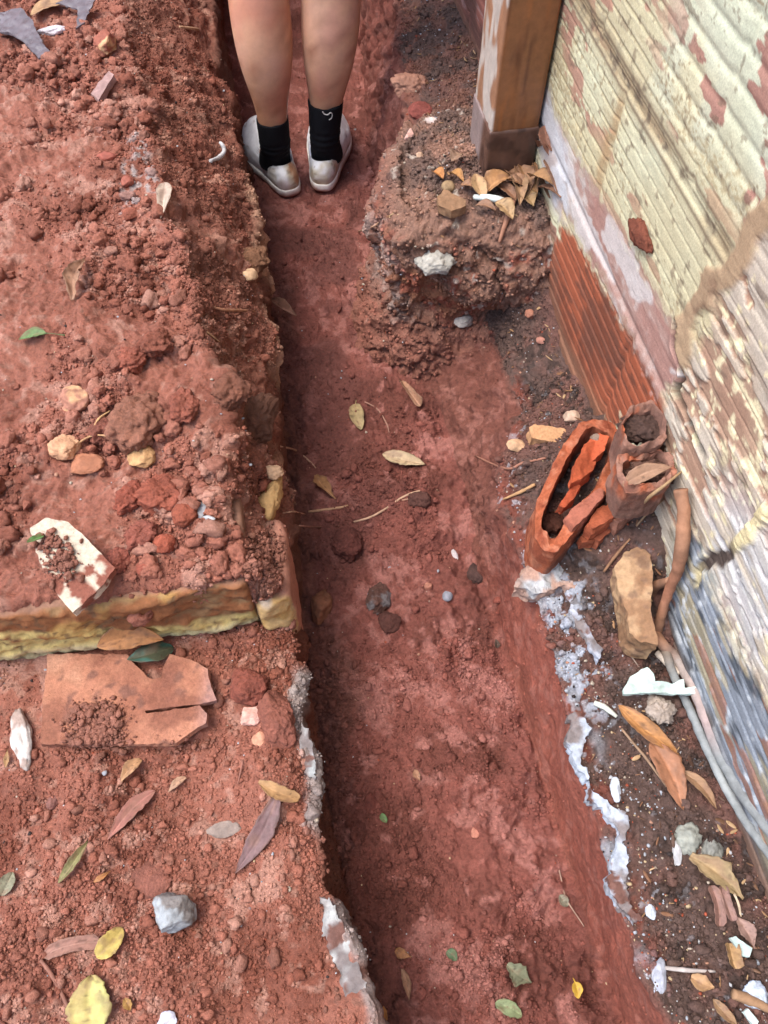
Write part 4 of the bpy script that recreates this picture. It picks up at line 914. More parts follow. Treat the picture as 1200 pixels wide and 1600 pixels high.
def tan_col(V):
    f = fbm3(V, 30, 4, 641); return mixc(mixc(np.tile(A(186, 152, 116), (len(V), 1)), A(150, 114, 84), sstep(.0, .5, f)), A(120, 92, 74), sstep(.3, .6, fbm3(V, 110, 2, 642)) * .7)
plate('mortar_wedge', [(962, 886), (975, 866), (998, 858), (1012, 874), (1017, 905), (1016, 945), (1024, 985), (1028, 1006), (1006, 1000), (988, 984), (980, 948), (968, 915)], .238, .05, None, 'smooth tan wedge of mortar leaning at the foot of the wall', 'mortar', .35, .1, .002, M_STONE, .005, tan_col)
plate('mortar_chunk', [(806, 916), (812, 900), (822, 884), (838, 874), (860, 880), (882, 888), (900, 902), (918, 914), (902, 920), (880, 914), (858, 924), (836, 926)], .190, .03, None, 'pale pinkish grey mortar crust under the broken ring brick at the trench edge', 'mortar', 0, 0, .004, M_STONE, .004, lambda V: mixc(np.tile(A(196, 160, 142, .66), (len(V), 1)), A(190, 192, 194, .7), sstep(.0, .35, fbm3(V, 30, 3, 651))) * (1 + .15 * fbm3(V, 90, 2, 652))[:, None])

# ------------------------------------------------------------------ roots against the wall
def on_wall(px, py, off):
    s, z = Wsz(px, py); return wall_pt(s, max(z, .17), off)
def root(name, pts, rads, cols, label):
    V, F, cc = sweep_mesh(pts, rads, 16, 14, .12, SEED[0] + 3, 1, cols); SEED[0] += 1
    o = link(name, mesh(name, V, F, cc, M_ROOT), pts[-1]); return tag(o, label, 'root')
br_, gr_ = A(160, 118, 92), A(142, 146, 146)
def gpt(px, py, e=.008): return hit(px, py) + np.array([0, 0, e])
w1 = [on_wall(1082, 762, .014), on_wall(1084, 800, .012), on_wall(1081, 850, .012), on_wall(1072, 892, .012), on_wall(1059, 925, .013), on_wall(1048, 965, .014), on_wall(1040, 1000, .014), gpt(1036, 1020)]
root('root', w1 + [gpt(1050, 1060), gpt(1074, 1110), gpt(1100, 1170), gpt(1130, 1232), gpt(1166, 1292), gpt(1210, 1352)], [.0078, .0072, .0086, .0068, .006, .0062, .0064, .0058, .0054, .0054, .0054, .0054, .0054, .005], [br_, A(176, 128, 98), br_, A(150, 104, 80), A(176, 120, 92), br_, br_, A(150, 130, 110), gr_, gr_, gr_, A(160, 164, 162), gr_, gr_], 'long root running brown up the wall and grey down along its foot')
root('root', [on_wall(1060, 905, .010), on_wall(1034, 918, .011), on_wall(1027, 955, .012), on_wall(1024, 985, .012), gpt(1030, 1008), gpt(1056, 1036), gpt(1082, 1080), gpt(1104, 1135), gpt(1126, 1190), gpt(1160, 1248), gpt(1208, 1312)], [.005, .007, .0075, .007, .007, .0075, .0075, .0075, .0075, .0075, .007], [br_, br_, A(150, 116, 96), br_, br_, A(160, 148, 140), A(178, 160, 152), A(170, 150, 146), gr_, gr_, gr_], 'second root beside the long one, pinkish grey and closest to the wall foot')
twig([(1024, 1022), (1034, 1032), (1048, 1046), (1058, 1056)], 6.5, A(212, 196, 178), 'short pale peeled stick lying across the two roots by the wall', 'stick', 'stick', 1.2)
s_, z_ = Wsz(1005, 366); v, f = rock_verts(.030, .009, .013, 71, 4, .2, .25, .12); v = v[:, :1] * WD + v[:, 1:2] * WN + v[:, 2:] * np.array([0, .0, 1.]) + wall_pt(s_, z_, .003)
o = link('mud_clod', mesh('mud_clod', v, f, np.tile(A(134, 78, 60), (len(v), 1)) * (1 + .25 * fbm3(v, 90, 3, 72))[:, None], M_SOIL), wall_pt(s_, z_, .004)); tag(o, 'reddish brown clod of mud stuck on the yellow wall', 'mud')

# ------------------------------------------------------------------ tiles
def tile_col(V):
    f = fbm3(V, 14, 4, 661); g = fbm3(V, 60, 3, 662); c = mixc(np.tile(A(192, 134, 108), (len(V), 1)), A(168, 112, 90), sstep(-.1, .6, f)); c = mixc(c, A(206, 156, 128), sstep(.1, .6, -f) * .7); c = mixc(c, A(120, 86, 76), sstep(.35, .65, g + .4 * f) * .75)
    c = mixc(c, A(150, 98, 80, .75), sstep(.05, .5, fbm3(V, 22, 4, 664)) * .75); return mixc(c, A(176, 142, 136), sstep(-.235, -.21, V[:, 0]) * .6) * (1 + .08 * g)[:, None]
tl = plate('terracotta_tile', [(74, 1022), (198, 1022), (206, 1034), (224, 1050), (229, 1058), (240, 1061), (252, 1059), (254, 1044), (266, 1023), (300, 1031), (324, 1045), (326, 1058), (338, 1094), (314, 1100), (284, 1102), (226, 1111), (228, 1115), (286, 1107), (312, 1101), (323, 1115), (322, 1130), (310, 1136), (275, 1162), (62, 1163)], .196, .011, None, 'flat broken terracotta floor tile with a round notch and a crack at its right end', 'tile', 0, 0, .0012, M_CLAY, .005, tile_col); addbvh(tl)
def wt_col(V):
    g = fbm3(V, 40, 4, 671); return mixc(np.tile(A(222, 206, 184), (len(V), 1)), A(150, 94, 78), sstep(.02, .2, g))
wt = plate('white_tile', [(52, 832), (78, 818), (112, 822), (135, 842), (176, 884), (160, 905), (106, 948), (84, 924), (62, 880)], .345, .012, None, 'chipped white glazed tile stained with red soil at the edge of the slab', 'tile', -.05, .25, .0012, M_CLAY, .004, wt_col); addbvh(wt)
plate('flat_chip', [(140, 142), (172, 116), (180, 120), (152, 150)], .372, .012, A(172, 140, 134), 'flat greyish chip set in the red soil near the top left', 'chip', 0, .2)

# ------------------------------------------------------------------ stones and clods
T1, T2, T3 = A(214, 170, 128), A(186, 130, 98), A(150, 84, 66)
for a in [
    ('stone', 168, 58, 42, 48, T1, 'large cream stone near the top of the bank', 'stone', dict(col2=A(160, 96, 78), ang=.8)),
    ('stone', 122, 617, 62, 46, A(172, 120, 100), 'tan stone capped with soil left of the big clod', 'stone', dict(col2=T1, ang=.8)),
    ('stone', 102, 692, 52, 38, A(206, 158, 122), 'rounded cream stone below left of the big clod', 'stone', dict(ang=.5)),
    ('stone', 135, 718, 56, 32, A(180, 120, 90, .7), 'orange tinted flat stone next to the rounded cream one', 'stone', dict(ang=.6, rz=.5)),
    ('soil_clod', 218, 642, 84, 92, A(156, 100, 80), 'biggest brown soil clod on the heap', 'clod', dict(mat=M_SOIL, ang=.2, rough=.22, crumb=.14, rz=.8, sink=.3)),
    ('stone', 220, 706, 54, 40, A(204, 160, 112), 'ochre stone sticking out under the biggest clod', 'stone', dict(ang=.7)),
    ('soil_clod', 287, 628, 42, 52, A(160, 90, 72), 'upright red clod right of the biggest clod', 'clod', dict(mat=M_SOIL, ang=.2, rough=.2, crumb=.16)),
    ('soil_clod', 290, 798, 38, 34, A(172, 92, 70, .7), 'bright orange red clod near the two grey chips', 'clod', dict(mat=M_SOIL, ang=.1, crumb=.16)),
    ('soil_clod', 256, 844, 32, 28, A(178, 92, 70), 'loose red clod just behind the slab edge', 'clod', dict(mat=M_SOIL, ang=.1, crumb=.16)),
    ('soil_clod', 228, 880, 26, 24, A(172, 92, 74), 'small red clod on the rim of the slab', 'clod', dict(mat=M_SOIL, ang=.1, crumb=.16)),
    ('soil_clod', 256, 762, 64, 56, A(170, 92, 72), 'lumpy red clod in the middle of the heap front', 'clod', dict(mat=M_SOIL, ang=.1, rough=.22, crumb=.2)),
    ('soil_clod', 206, 770, 46, 44, A(160, 84, 66), 'red clod left of the lumpy middle one', 'clod', dict(mat=M_SOIL, ang=.1, rough=.22, crumb=.2)),
    ('soil_clod', 220, 830, 50, 36, A(164, 92, 76), 'broad low clod between the lumpy clod and the slab rim', 'clod', dict(mat=M_SOIL, ang=.1, rough=.22, crumb=.2)),
    ('soil_clod', 160, 668, 44, 38, A(150, 88, 72), 'brown clod between the biggest clod and the cream stone', 'clod', dict(mat=M_SOIL, ang=.1, rough=.2, crumb=.18)),
    ('soil_clod', 200, 560, 56, 40, A(164, 92, 74), 'red clod above the biggest clod', 'clod', dict(mat=M_SOIL, ang=.1, rough=.22, crumb=.2)),
    ('soil_clod', 245, 530, 50, 38, A(150, 86, 68), 'brown red clod near the top of the heap', 'clod', dict(mat=M_SOIL, ang=.1, rough=.22, crumb=.2)),
    ('soil_clod', 185, 870, 40, 36, A(166, 92, 76), 'red clod touching the corner of the white tile', 'clod', dict(mat=M_SOIL, ang=.1, crumb=.18)),
    ('concrete_chip', 314, 788, 20, 36, A(176, 178, 182), 'tall grey concrete chip standing beside the orange red clod', 'chip', dict(ang=.9)),
    ('concrete_chip', 326, 808, 24, 16, A(190, 194, 198), 'flat pale grey chip under the tall grey one', 'chip', dict(ang=.9, rz=.5)),
    ('stone', 390, 427, 27, 24, A(214, 178, 140), 'round cream stone on the trench lip at the left', 'stone', dict(ang=.5)),
    ('mortar_lump', 420, 768, 38, 70, A(196, 158, 106), 'rough ochre mortar lump on the left trench wall above the ledge', 'mortar', dict(ang=.3, crumb=.2, rough=.25)),
    ('mortar_lump', 428, 734, 34, 22, A(196, 160, 128), 'pale knob of mortar jutting over the left trench edge', 'mortar', dict(ang=.4, rough=.2)),
    ('mortar_lump', 396, 400, 46, 44, A(134, 90, 66), 'brown lump of bank overhanging the trench beside the cream stone', 'mortar', dict(ang=.2, crumb=.16, rough=.2, mat=M_SOIL)),
    ('soil_clod', 390, 640, 70, 90, A(120, 78, 62), 'dark broken block of bank halfway along the left trench edge', 'clod', dict(ang=.5, crumb=.14, rough=.25, mat=M_SOIL)),
    ('soil_clod', 362, 600, 56, 60, A(136, 84, 66), 'brown block of bank behind the dark one', 'clod', dict(ang=.5, crumb=.14, rough=.22, mat=M_SOIL)),
    ('stone', 392, 1112, 40, 28, A(222, 176, 160), 'pale pink stone right of the terracotta tile', 'stone', dict(ang=.7)),
    ('soil_clod', 389, 1062, 56, 48, A(160, 88, 72, .7), 'round red clod above the pale pink stone', 'clod', dict(mat=M_SOIL, ang=.1, crumb=.12)),
    ('soil_clod', 432, 1104, 62, 80, A(158, 94, 78), 'brownish clod at the trench lip beside the pale pink stone', 'clod', dict(mat=M_SOIL, ang=.2, crumb=.14, sink=.5)),
    ('stone', 405, 1151, 24, 22, A(206, 152, 124), 'small round peach pebble below the pale pink stone', 'stone', dict(ang=.2, rz=.5)),
    ('stone', 36, 1136, 34, 84, A(170, 150, 140), 'upright white and brown lump at the left end of the terracotta tile', 'stone', dict(col2=A(216, 210, 204), ang=.5, rough=.2, rot=.4)),
    ('stone', 272, 1412, 74, 68, A(134, 128, 124), 'angular grey stone lying on the red soil at the lower left', 'stone', dict(col2=A(168, 174, 178), ang=.85, rz=.9, sink=.25)),
    ('soil_clod', 232, 1362, 96, 56, A(160, 98, 82, .7), 'broad smooth clod behind the angular grey stone', 'clod', dict(mat=M_SOIL, ang=.3, rz=.5, sink=.6)),
    ('stone', 500, 938, 40, 50, A(138, 92, 68), 'brown stone in the trench near the slab corner', 'stone', dict(ang=.7, rz=.8, sink=.25)),
    ('soil_clod', 544, 842, 44, 44, A(112, 62, 54), 'dark clod in the trench by the twig', 'clod', dict(mat=M_SOIL, ang=.1, crumb=.16, sink=.25)),
    ('soil_clod', 590, 926, 40, 46, A(112, 76, 66), 'clod with a blue grey chip on the trench floor', 'clod', dict(mat=M_SOIL, ang=.5, crumb=.1, col2=A(130, 124, 124))),
    ('soil_clod', 608, 966, 34, 32, A(102, 62, 54), 'dark clod just below the blue chipped one in the trench', 'clod', dict(mat=M_SOIL, ang=.3, crumb=.15)),
    ('stone', 580, 930, 16, 18, A(150, 158, 170), 'small blue grey chip stuck to the clod in the trench', 'stone', dict(ang=.8)),
    ('pebble', 699, 928, 16, 16, A(142, 144, 154), 'smooth blue grey pebble alone on the trench floor', 'stone', dict(ang=0, rough=.05)),
    ('pebble', 669, 914, 14, 11, A(176, 120, 100), 'small reddish pebble left of the blue grey one', 'stone', dict(ang=.2)),
    ('pebble', 711, 862, 10, 18, A(196, 186, 186), 'pale pebble on loose soil at the right of the trench', 'stone', dict(ang=.5)),
    ('soil_clod', 742, 890, 24, 28, A(90, 62, 56), 'dark clod on loose soil at the right of the trench', 'clod', dict(mat=M_SOIL, crumb=.2, ang=.2)),
    ('soil_clod', 655, 776, 32, 26, A(104, 66, 58), 'dark clod under the arching rootlet', 'clod', dict(mat=M_SOIL, crumb=.2, ang=.2)),
    ('soil_clod', 580, 1250, 22, 26, A(124, 66, 56), 'long clod in the middle of the lower trench', 'clod', dict(mat=M_SOIL, crumb=.2, ang=.2)),
    ('stone', 742, 1298, 14, 14, A(190, 128, 108), 'peach pebble in the lower trench between curled crumbs', 'stone', dict(ang=.5)),
    ('stone', 681, 392, 66, 60, A(182, 178, 168, .7), 'square pale concrete stone set in the face of the soil bank', 'stone', dict(ang=.8, rz=.6, sink=.5, rot=.1, rough=.18)),
    ('stone', 724, 497, 34, 22, A(196, 188, 178), 'pale flat stone at the foot of the soil bank', 'stone', dict(ang=.5)),
    ('stone', 828, 488, 18, 16, A(188, 128, 104, .7), 'orange pebble in the dark soil under the soil bank', 'stone', dict(ang=.4)),
    ('stone', 846, 530, 18, 12, A(186, 130, 112), 'pinkish pebble by the foot of the orange bricks', 'stone', dict(ang=.4)),
    ('stone', 892, 648, 28, 22, A(206, 176, 152), 'cream stone beside the top of the ring brick', 'stone', dict(ang=.6)),
    ('stone', 640, 206, 16, 30, A(214, 170, 156), 'upright pale pink chip at the edge above the soil bank', 'stone', dict(ang=.8)),
    ('stone', 676, 188, 24, 12, A(216, 196, 186), 'flat pale chip left of the post', 'stone', dict(ang=.8)),
    ('stone', 660, 170, 44, 28, A(150, 84, 74, .7), 'dull red brick lump on the ground beyond the soil bank', 'stone', dict(ang=.5, mat=M_CLAY)),
    ('stone', 640, 128, 54, 34, A(186, 136, 112), 'peach rubble lump by the wall at the top', 'stone', dict(ang=.3, crumb=.2)),
    ('stone', 655, 241, 13, 11, A(190, 156, 130), 'round tan pebble on the left part of the soil bank', 'stone', dict(ang=.2)),
    ('stone', 82, 44, 44, 18, A(224, 218, 224), 'white shiny chip on the grey plastic at the top left', 'stone', dict(ang=.5, rz=.5)),
    ('stone', 168, 244, 30, 20, A(172, 98, 82, .7), 'smooth oblong red pebble on the left soil', 'stone', dict(ang=.2)),
    ('stone', 200, 278, 20, 26, A(176, 104, 86, .7), 'upright red chip below the oblong red pebble', 'stone', dict(ang=.6)),
    ('stone', 205, 330, 26, 24, A(170, 96, 76), 'round red clod left of the pale leaf', 'stone', dict(ang=.2, crumb=.1, mat=M_SOIL)),
    ('lime_lump', 961, 1226, 18, 32, A(206, 214, 224), 'oblong bluish white lump on the dark soil strip', 'lime', dict(ang=.3)),
    ('lime_lump', 1016, 1420, 18, 20, A(206, 216, 230), 'small bluish white lump at the lower right', 'lime', dict(ang=.3)),
    ('lime_lump', 1056, 1325, 16, 34, A(196, 196, 198), 'upright pale lump left of the torn tan leaf', 'lime', dict(ang=.3)),
    ('lime_lump', 1176, 1548, 44, 38, A(206, 218, 236), 'largest bluish white lump in the bottom right corner', 'lime', dict(ang=.3)),
    ('lime_lump', 1030, 1515, 26, 46, A(176, 180, 192), 'greyish lime lump at the trench edge in the lower right', 'lime', dict(ang=.3, sink=.5)),
    ('plaster_lump', 1075, 1302, 36, 34, A(150, 152, 142), 'grey green lump of plaster beside the two roots', 'plaster', dict(ang=.3, crumb=.25, rough=.25)),
    ('plaster_lump', 1112, 1326, 28, 34, A(140, 140, 132), 'smaller grey green plaster lump nearer the roots', 'plaster', dict(ang=.3, crumb=.25, rough=.25)),
    ('plaster_lump', 1030, 1105, 40, 34, A(166, 152, 140), 'crumbly grey plaster lump under the mint flake', 'plaster', dict(ang=.3, crumb=.25, rough=.25)),
    ('lime_lump', 262, 1588, 34, 20, A(206, 206, 220), 'white chip at the very bottom left of the trench', 'lime', dict(ang=.5)),
    ('concrete_chip', 350, 1292, 56, 24, A(150, 134, 124), 'grey brown chip left of the purple leaf', 'chip', dict(ang=.7, rz=.4)),
    ('pebble', 82, 1250, 18, 18, A(140, 96, 86), 'purplish brown pebble at the left below the tile', 'stone', dict(ang=.3)),
]:
    kw = a[8]; stone(a[0], a[1], a[2], a[3], a[4], a[5], a[6], a[7], **kw)
# lime crusts along the trench edges
def crust(px, z, th, label, base):
    q = np.array(px + px[:1], float); L_c = np.r_[0, np.cumsum(np.linalg.norm(np.diff(q, axis=0), axis=1))]; tt = np.arange(0, L_c[-1], 5.)
    q = np.stack([np.interp(tt, L_c, q[:, 0]), np.interp(tt, L_c, q[:, 1])], 1); rg = np.random.default_rng(len(px) * 7 + int(px[0][0]))
    px = [tuple(v) for v in q + rg.normal(size=q.shape) * 1.5 + 3 * np.stack([noise2(q[:, 0] / 16, q[:, 1] / 16, 5), noise2(q[:, 0] / 16, q[:, 1] / 16, 6)], 1)]
    z -= .001
    plate('lime_crust', px, z, th, None, label, 'lime', 0, 0, .0022, M_STONE, .004, lambda V: mixc(mixc(np.tile(base * .78, (len(V), 1)), A(140, 130, 128, .7), sstep(-.15, .4, fbm3(V, 36, 4, 681))), A(124, 88, 78, .7), sstep(.35, .6, fbm3(V, 55, 4, 683))) * (1 + .12 * fbm3(V, 110, 2, 682))[:, None])
crust([(893, 1118), (908, 1112), (922, 1138), (914, 1160), (908, 1190), (922, 1215), (916, 1222), (898, 1196), (889, 1160)], .184, .02, 'bluish white crust high on the right trench edge near the mint flake', A(206, 216, 230))
crust([(918, 1222), (938, 1246), (975, 1268), (984, 1284), (975, 1322), (980, 1350), (976, 1388), (1000, 1436), (990, 1444), (965, 1412), (950, 1378), (958, 1344), (968, 1296), (946, 1274), (920, 1250)], .182, .02, 'long winding bluish white crust along the lower right trench edge', A(204, 214, 228))
crust([(886, 920), (896, 916), (904, 950), (922, 985), (940, 1012), (936, 1034), (924, 1010), (902, 980), (890, 948)], .184, .018, 'thin bluish white crust between the mortar crust and the white specks', A(200, 206, 220))
crust([(500, 1400), (516, 1410), (534, 1450), (556, 1494), (572, 1540), (578, 1586), (562, 1590), (540, 1552), (520, 1500), (504, 1450)], .182, .02, 'grey white crust on the left trench lip at the bottom', A(206, 208, 206))
crust([(470, 1130), (482, 1140), (494, 1200), (490, 1222), (478, 1212), (472, 1170)], .182, .02, 'short grey white crust on the left trench lip below the clod', A(198, 204, 204))
# ------------------------------------------------------------------ leaves
B1, B2, B3 = A(196, 146, 96), A(176, 128, 90), A(214, 176, 128)
for a in [
    (256, 290, 254, 346, 24, A(226, 206, 184), 'pale cream leaf lying on the bank top', dict(curl=.3)),
    (118, 472, 134, 408, 30, A(190, 146, 116), 'brown curled leaf with torn edges on the left soil', dict(shape='torn', curl=.9, rag=.3, twist=.5)),
    (104, 530, 32, 534, 22, A(96, 150, 84), 'bright green fresh leaf on the left soil', dict(stem=.4, curl=.5)),
    (70, 838, 44, 850, 12, A(84, 150, 74), 'tiny green leaf on the white tile', dict(shape='oval')),
    (163, 1024, 264, 1010, 30, A(216, 152, 94), 'long orange brown leaf above the terracotta tile', dict(curl=.5, arch=.12, lift=.008, tilt=.9)),
    (272, 1012, 200, 1034, 34, A(48, 84, 62), 'dark green leaf half under the orange brown one', dict(col2=A(70, 110, 96), curl=.2)),
    (222, 1188, 188, 1224, 24, A(212, 164, 118), 'small peach leaf below the terracotta tile', dict(shape='torn', curl=.4)),
    (292, 1216, 264, 1238, 16, A(216, 174, 142), 'tiny cream leaf bit left of the pointed leaves', dict(shape='torn')),
    (246, 1238, 170, 1312, 26, A(190, 128, 116), 'pinkish narrow leaf pointing down left', dict(spots=.6, arch=.04)),
    (434, 1240, 371, 1366, 34, A(128, 100, 106), 'dark purple narrow leaf near the trench lip', dict(curl=.2, arch=.05)),
    (406, 1222, 468, 1252, 22, A(216, 172, 118), 'yellow brown curled leaf over the purple leaf', dict(shape='blunt', curl=.7)),
    (92, 1380, 140, 1316, 17, A(158, 160, 104), 'thin twisted green leaf at the lower left', dict(curl=.8, twist=.7)),
    (4, 1400, 22, 1364, 26, A(158, 164, 136), 'greyish green leaf at the left picture edge', dict(shape='oval')),
    (152, 1496, 194, 1451, 34, A(232, 208, 112), 'small plain yellow leaf on the red soil', dict(shape='oval', curl=.35, spots=.05)),
    (152, 1612, 142, 1524, 68, A(228, 212, 128), 'large yellow leaf with green tint at the bottom left', dict(shape='oval', curl=.15, col2=A(204, 200, 120), spots=.5)),
    (72, 1494, 158, 1470, 22, A(186, 138, 122), 'long faded pink leaf beside the small yellow one', dict(shape='strip', curl=.4)),
    (52, 34, 118, 12, 30, A(216, 174, 126), 'tan leaf at the top left on the grey plastic', dict(curl=.2)),
    (10, 1500 - 300, 14, 1172 - 0, 10, A(190, 150, 100), 'small tan leaf scrap by the left picture edge', dict(shape='torn')),
    (148, 1378, 174, 1362, 10, A(206, 140, 78), 'orange leaf scrap right of the twisted green leaf', dict(shape='torn')),
    (196, 1560, 206, 1578, 18, A(206, 160, 84), 'orange scrap right of the large yellow leaf', dict(shape='torn')),
    (424, 480, 464, 508, 20, A(166, 120, 100), 'folded brown leaf high on the trench floor', dict(shape='torn', curl=1.0, twist=.8)),
    (558, 628, 563, 674, 23, A(196, 176, 126), 'yellowish leaf with a short stalk in the middle of the trench', dict(shape='oval', stem=.15, curl=.3)),
    (598, 710, 664, 728, 26, A(228, 204, 162), 'pale cream leaf with a dark hole on the trench floor', dict(curl=.35, spots=.5)),
    (494, 744, 524, 782, 20, A(196, 144, 94), 'crumpled tan leaf by the left side of the trench floor', dict(shape='torn', curl=.8, rag=.3)),
    (628, 600, 656, 640, 12, A(186, 140, 110), 'narrow curled leaf strip on the loose soil', dict(shape='strip', curl=.8, twist=1.)),
    (618, 1484, 642, 1496, 18, A(206, 144, 92), 'small orange leaf in the lower trench', dict(shape='torn')),
    (627, 1514, 640, 1562, 16, A(178, 132, 100), 'brown leaf strip below the small orange leaf', dict(shape='torn')),
    (599, 1572, 592, 1618, 14, A(214, 144, 70), 'orange pointed leaf at the bottom edge of the trench', dict()),
    (698, 1486, 714, 1500, 16, A(80, 130, 92), 'small dark green leaf in the lower trench', dict(shape='oval')),
    (792, 1506, 828, 1536, 30, A(126, 142, 112), 'grey green torn leaf in the lower trench', dict(shape='torn', rag=.2)),
    (772, 1568, 814, 1586, 22, A(150, 176, 128), 'pale green leaf at the bottom of the trench', dict(shape='oval')),
    (893, 1528, 902, 1560, 17, A(232, 190, 60), 'bright yellow little leaf at the lower right of the trench', dict(shape='oval', stem=.25, spots=0)),
    (874, 1398, 886, 1416, 16, A(150, 154, 132), 'small grey leaf with a thin stalk on the right trench slope', dict(shape='oval')),
    (596, 1272, 604, 1286, 11, A(96, 150, 90), 'tiny green leaf bit in the middle of the lower trench', dict(shape='oval')),
    (648, 1204, 656, 1222, 12, A(190, 140, 108), 'tiny tan leaf bit in the middle of the lower trench', dict(shape='torn')),
    (776, 1014, 774, 1000, 9, A(70, 70, 62), 'narrow dark leaf bit on the trench floor', dict()),
    (966, 1102, 1058, 1182, 30, A(214, 152, 88), 'orange brown leaf crossing above another on the dark strip', dict(curl=.5, arch=.08)),
    (1014, 1160, 1068, 1266, 44, A(190, 130, 94), 'broad brown leaf under the orange brown one on the dark strip', dict(curl=.2, arch=.05)),
    (1060, 1206, 1118, 1264, 20, A(176, 138, 100), 'narrow tan leaf sticking out toward the roots', dict(curl=.4)),
    (1074, 1340, 1158, 1404, 44, A(196, 170, 124), 'torn khaki leaf on the dark strip near the lower roots', dict(shape='torn', rag=.25, curl=.4, col2=A(176, 152, 112))),
    (1108, 1384, 1124, 1448, 18, A(156, 118, 108), 'dull purple leaf strip below the torn khaki leaf', dict(shape='strip', curl=.6)),
    (1126, 1384, 1142, 1440, 16, A(160, 124, 116), 'second dull purple strip, right of the other one', dict(shape='strip', curl=.6)),
    (1148, 1436, 1178, 1482, 26, A(190, 156, 144), 'pinkish crumpled leaf above the mint bits', dict(shape='torn', curl=.6)),
    (1138, 1474, 1146, 1514, 22, A(206, 168, 116), 'tan curled leaf right of the dark soil at the lower right', dict(shape='strip', curl=1.)),
    (1078, 1526, 1114, 1544, 30, A(206, 164, 116), 'tan triangular leaf near the bottom right', dict(shape='torn', curl=.5)),
    (1112, 1560, 1150, 1604, 18, A(176, 142, 104), 'narrow brown leaf at the bottom right edge', dict(curl=.5)),
    (966, 776, 1040, 744, 26, A(186, 146, 116), 'dry tan leaf resting on the open brick cells', dict(shape='lance', curl=.3, tilt=.2)),
]:
    leaf(*a[:7], **{'name': 'leaf', **a[7]})
G_L = 'dead leaves piled at the foot of the post'
for a in [
    (756, 318, 740, 280, 18, B3, 'pale leaf standing against the front of the post', dict(curl=.5)),
    (756, 312, 800, 286, 26, A(206, 152, 96), 'broad orange brown leaf in front of the post', dict(curl=.7, arch=.2)),
    (764, 280, 784, 258, 16, A(196, 150, 96), 'upcurled leaf leaning on the dark base of the post', dict(curl=.8, tilt=.5)),
    (772, 326, 800, 352, 24, A(214, 178, 128), 'cream leaf hanging over the front of the soil bank', dict(curl=.4)),
    (790, 292, 822, 306, 18, B2, 'narrow brown leaf right of the broad one', dict(curl=.6)),
    (806, 268, 822, 318, 24, A(190, 146, 110), 'long ribbed leaf pointing down from the post corner', dict(curl=.6)),
    (820, 262, 834, 322, 22, A(206, 156, 104), 'orange ribbed leaf beside the long one at the post corner', dict(curl=.6)),
    (832, 264, 858, 318, 26, A(160, 116, 84), 'dark brown long leaf against the wall', dict(curl=.5)),
    (826, 236, 838, 256, 20, A(176, 136, 104), 'tan leaf high in the gap between post and wall', dict(curl=.6)),
    (846, 224, 852, 270, 20, A(150, 100, 78), 'reddish brown leaf tucked between post and wall', dict(curl=.5)),
    (812, 312, 832, 332, 24, A(180, 148, 100), 'khaki leaf on the front edge below the ribbed leaves', dict(shape='torn', curl=.4)),
    (838, 318, 872, 334, 24, A(158, 116, 90), 'brown crumpled leaf at the wall end of the pile', dict(shape='torn', curl=.5)),
    (676, 278, 692, 290, 14, A(206, 138, 72), 'orange leaf bit left of the wood chip', dict(curl=.7)),
    (702, 280, 724, 292, 12, A(206, 148, 76), 'orange curled leaf behind the wood chip', dict(curl=1.)),
    (706, 262, 722, 250, 18, A(170, 138, 112), 'crumpled grey brown leaf left of the batten', dict(shape='torn', curl=.6)),
    (838, 256, 856, 262, 26, A(140, 92, 70), 'dark red leaf under the gap leaves', dict(shape='torn', curl=.4)),
    (790, 276, 812, 296, 18, A(166, 124, 90), 'brown leaf half hidden under the broad one', dict(curl=.5)),
    (800, 282, 812, 330, 18, A(186, 150, 112), 'pale ribbed leaf left of the long ribbed one', dict(curl=.8)),
    (846, 276, 866, 326, 20, A(148, 108, 80), 'dull brown leaf lying along the wall foot', dict(curl=.6)),
    (774, 296, 806, 322, 16, A(150, 106, 76), 'dark brown leaf beneath the mint white rod', dict(curl=.4)),
    (718, 300, 746, 306, 12, A(176, 128, 90), 'small brown leaf between the wood chip and the rod', dict(curl=.6)),
    (742, 330, 774, 338, 14, A(160, 120, 92), 'narrow leaf below the mint white rod', dict(curl=.5)),
    (824, 300, 860, 316, 22, A(196, 152, 106), 'light tan leaf across the wall end of the pile', dict(curl=.6)),
    (812, 250, 830, 272, 20, A(130, 92, 72), 'dark leaf wedged behind the right corner of the post', dict(curl=.6)),
]:
    leaf(*a[:4], a[4] * 1.35, *a[5:7], **{'group': G_L, 'lift': .009, **a[7]})
twig([(741, 316, .004), (760, 318, .005), (778, 321, .005), (793, 323, .004)], 5.5, A(216, 226, 220), 'mint white rod lying among the leaves at the post', 'stick', 'stick', 1.0, .1)
twig([(806, 300, .004), (800, 325, .004), (790, 350, .002), (779, 385, .002)], 4.5, A(170, 122, 98), 'brown stalk hanging down the front of the soil bank', 'stalk', 'stalk', 1.0)
plate('wood_chip', [(683, 308), (694, 298), (728, 312), (728, 321), (706, 328), (686, 320)], .340, .014, A(146, 112, 84), 'dark brown flat wood chip on the soil bank left of the leaf pile', 'chip', 0, .1, .0015, M_STONE, .004)
stone('pebble', 700, 289, 22, 18, A(156, 130, 98), 'olive brown nut lying behind the wood chip', 'nut', ang=0, rough=.04)
plate('plaster_flake', [(974, 1078), (985, 1056), (1010, 1044), (1022, 1054), (1024, 1064), (1050, 1068), (1068, 1062), (1070, 1074), (1088, 1072), (1088, 1083), (1052, 1084), (1020, 1081), (976, 1085)], .200, .006, A(206, 226, 216), 'mint white paint flake lying by the two roots', 'flake', 0, .1, .0012, M_STONE, .003)
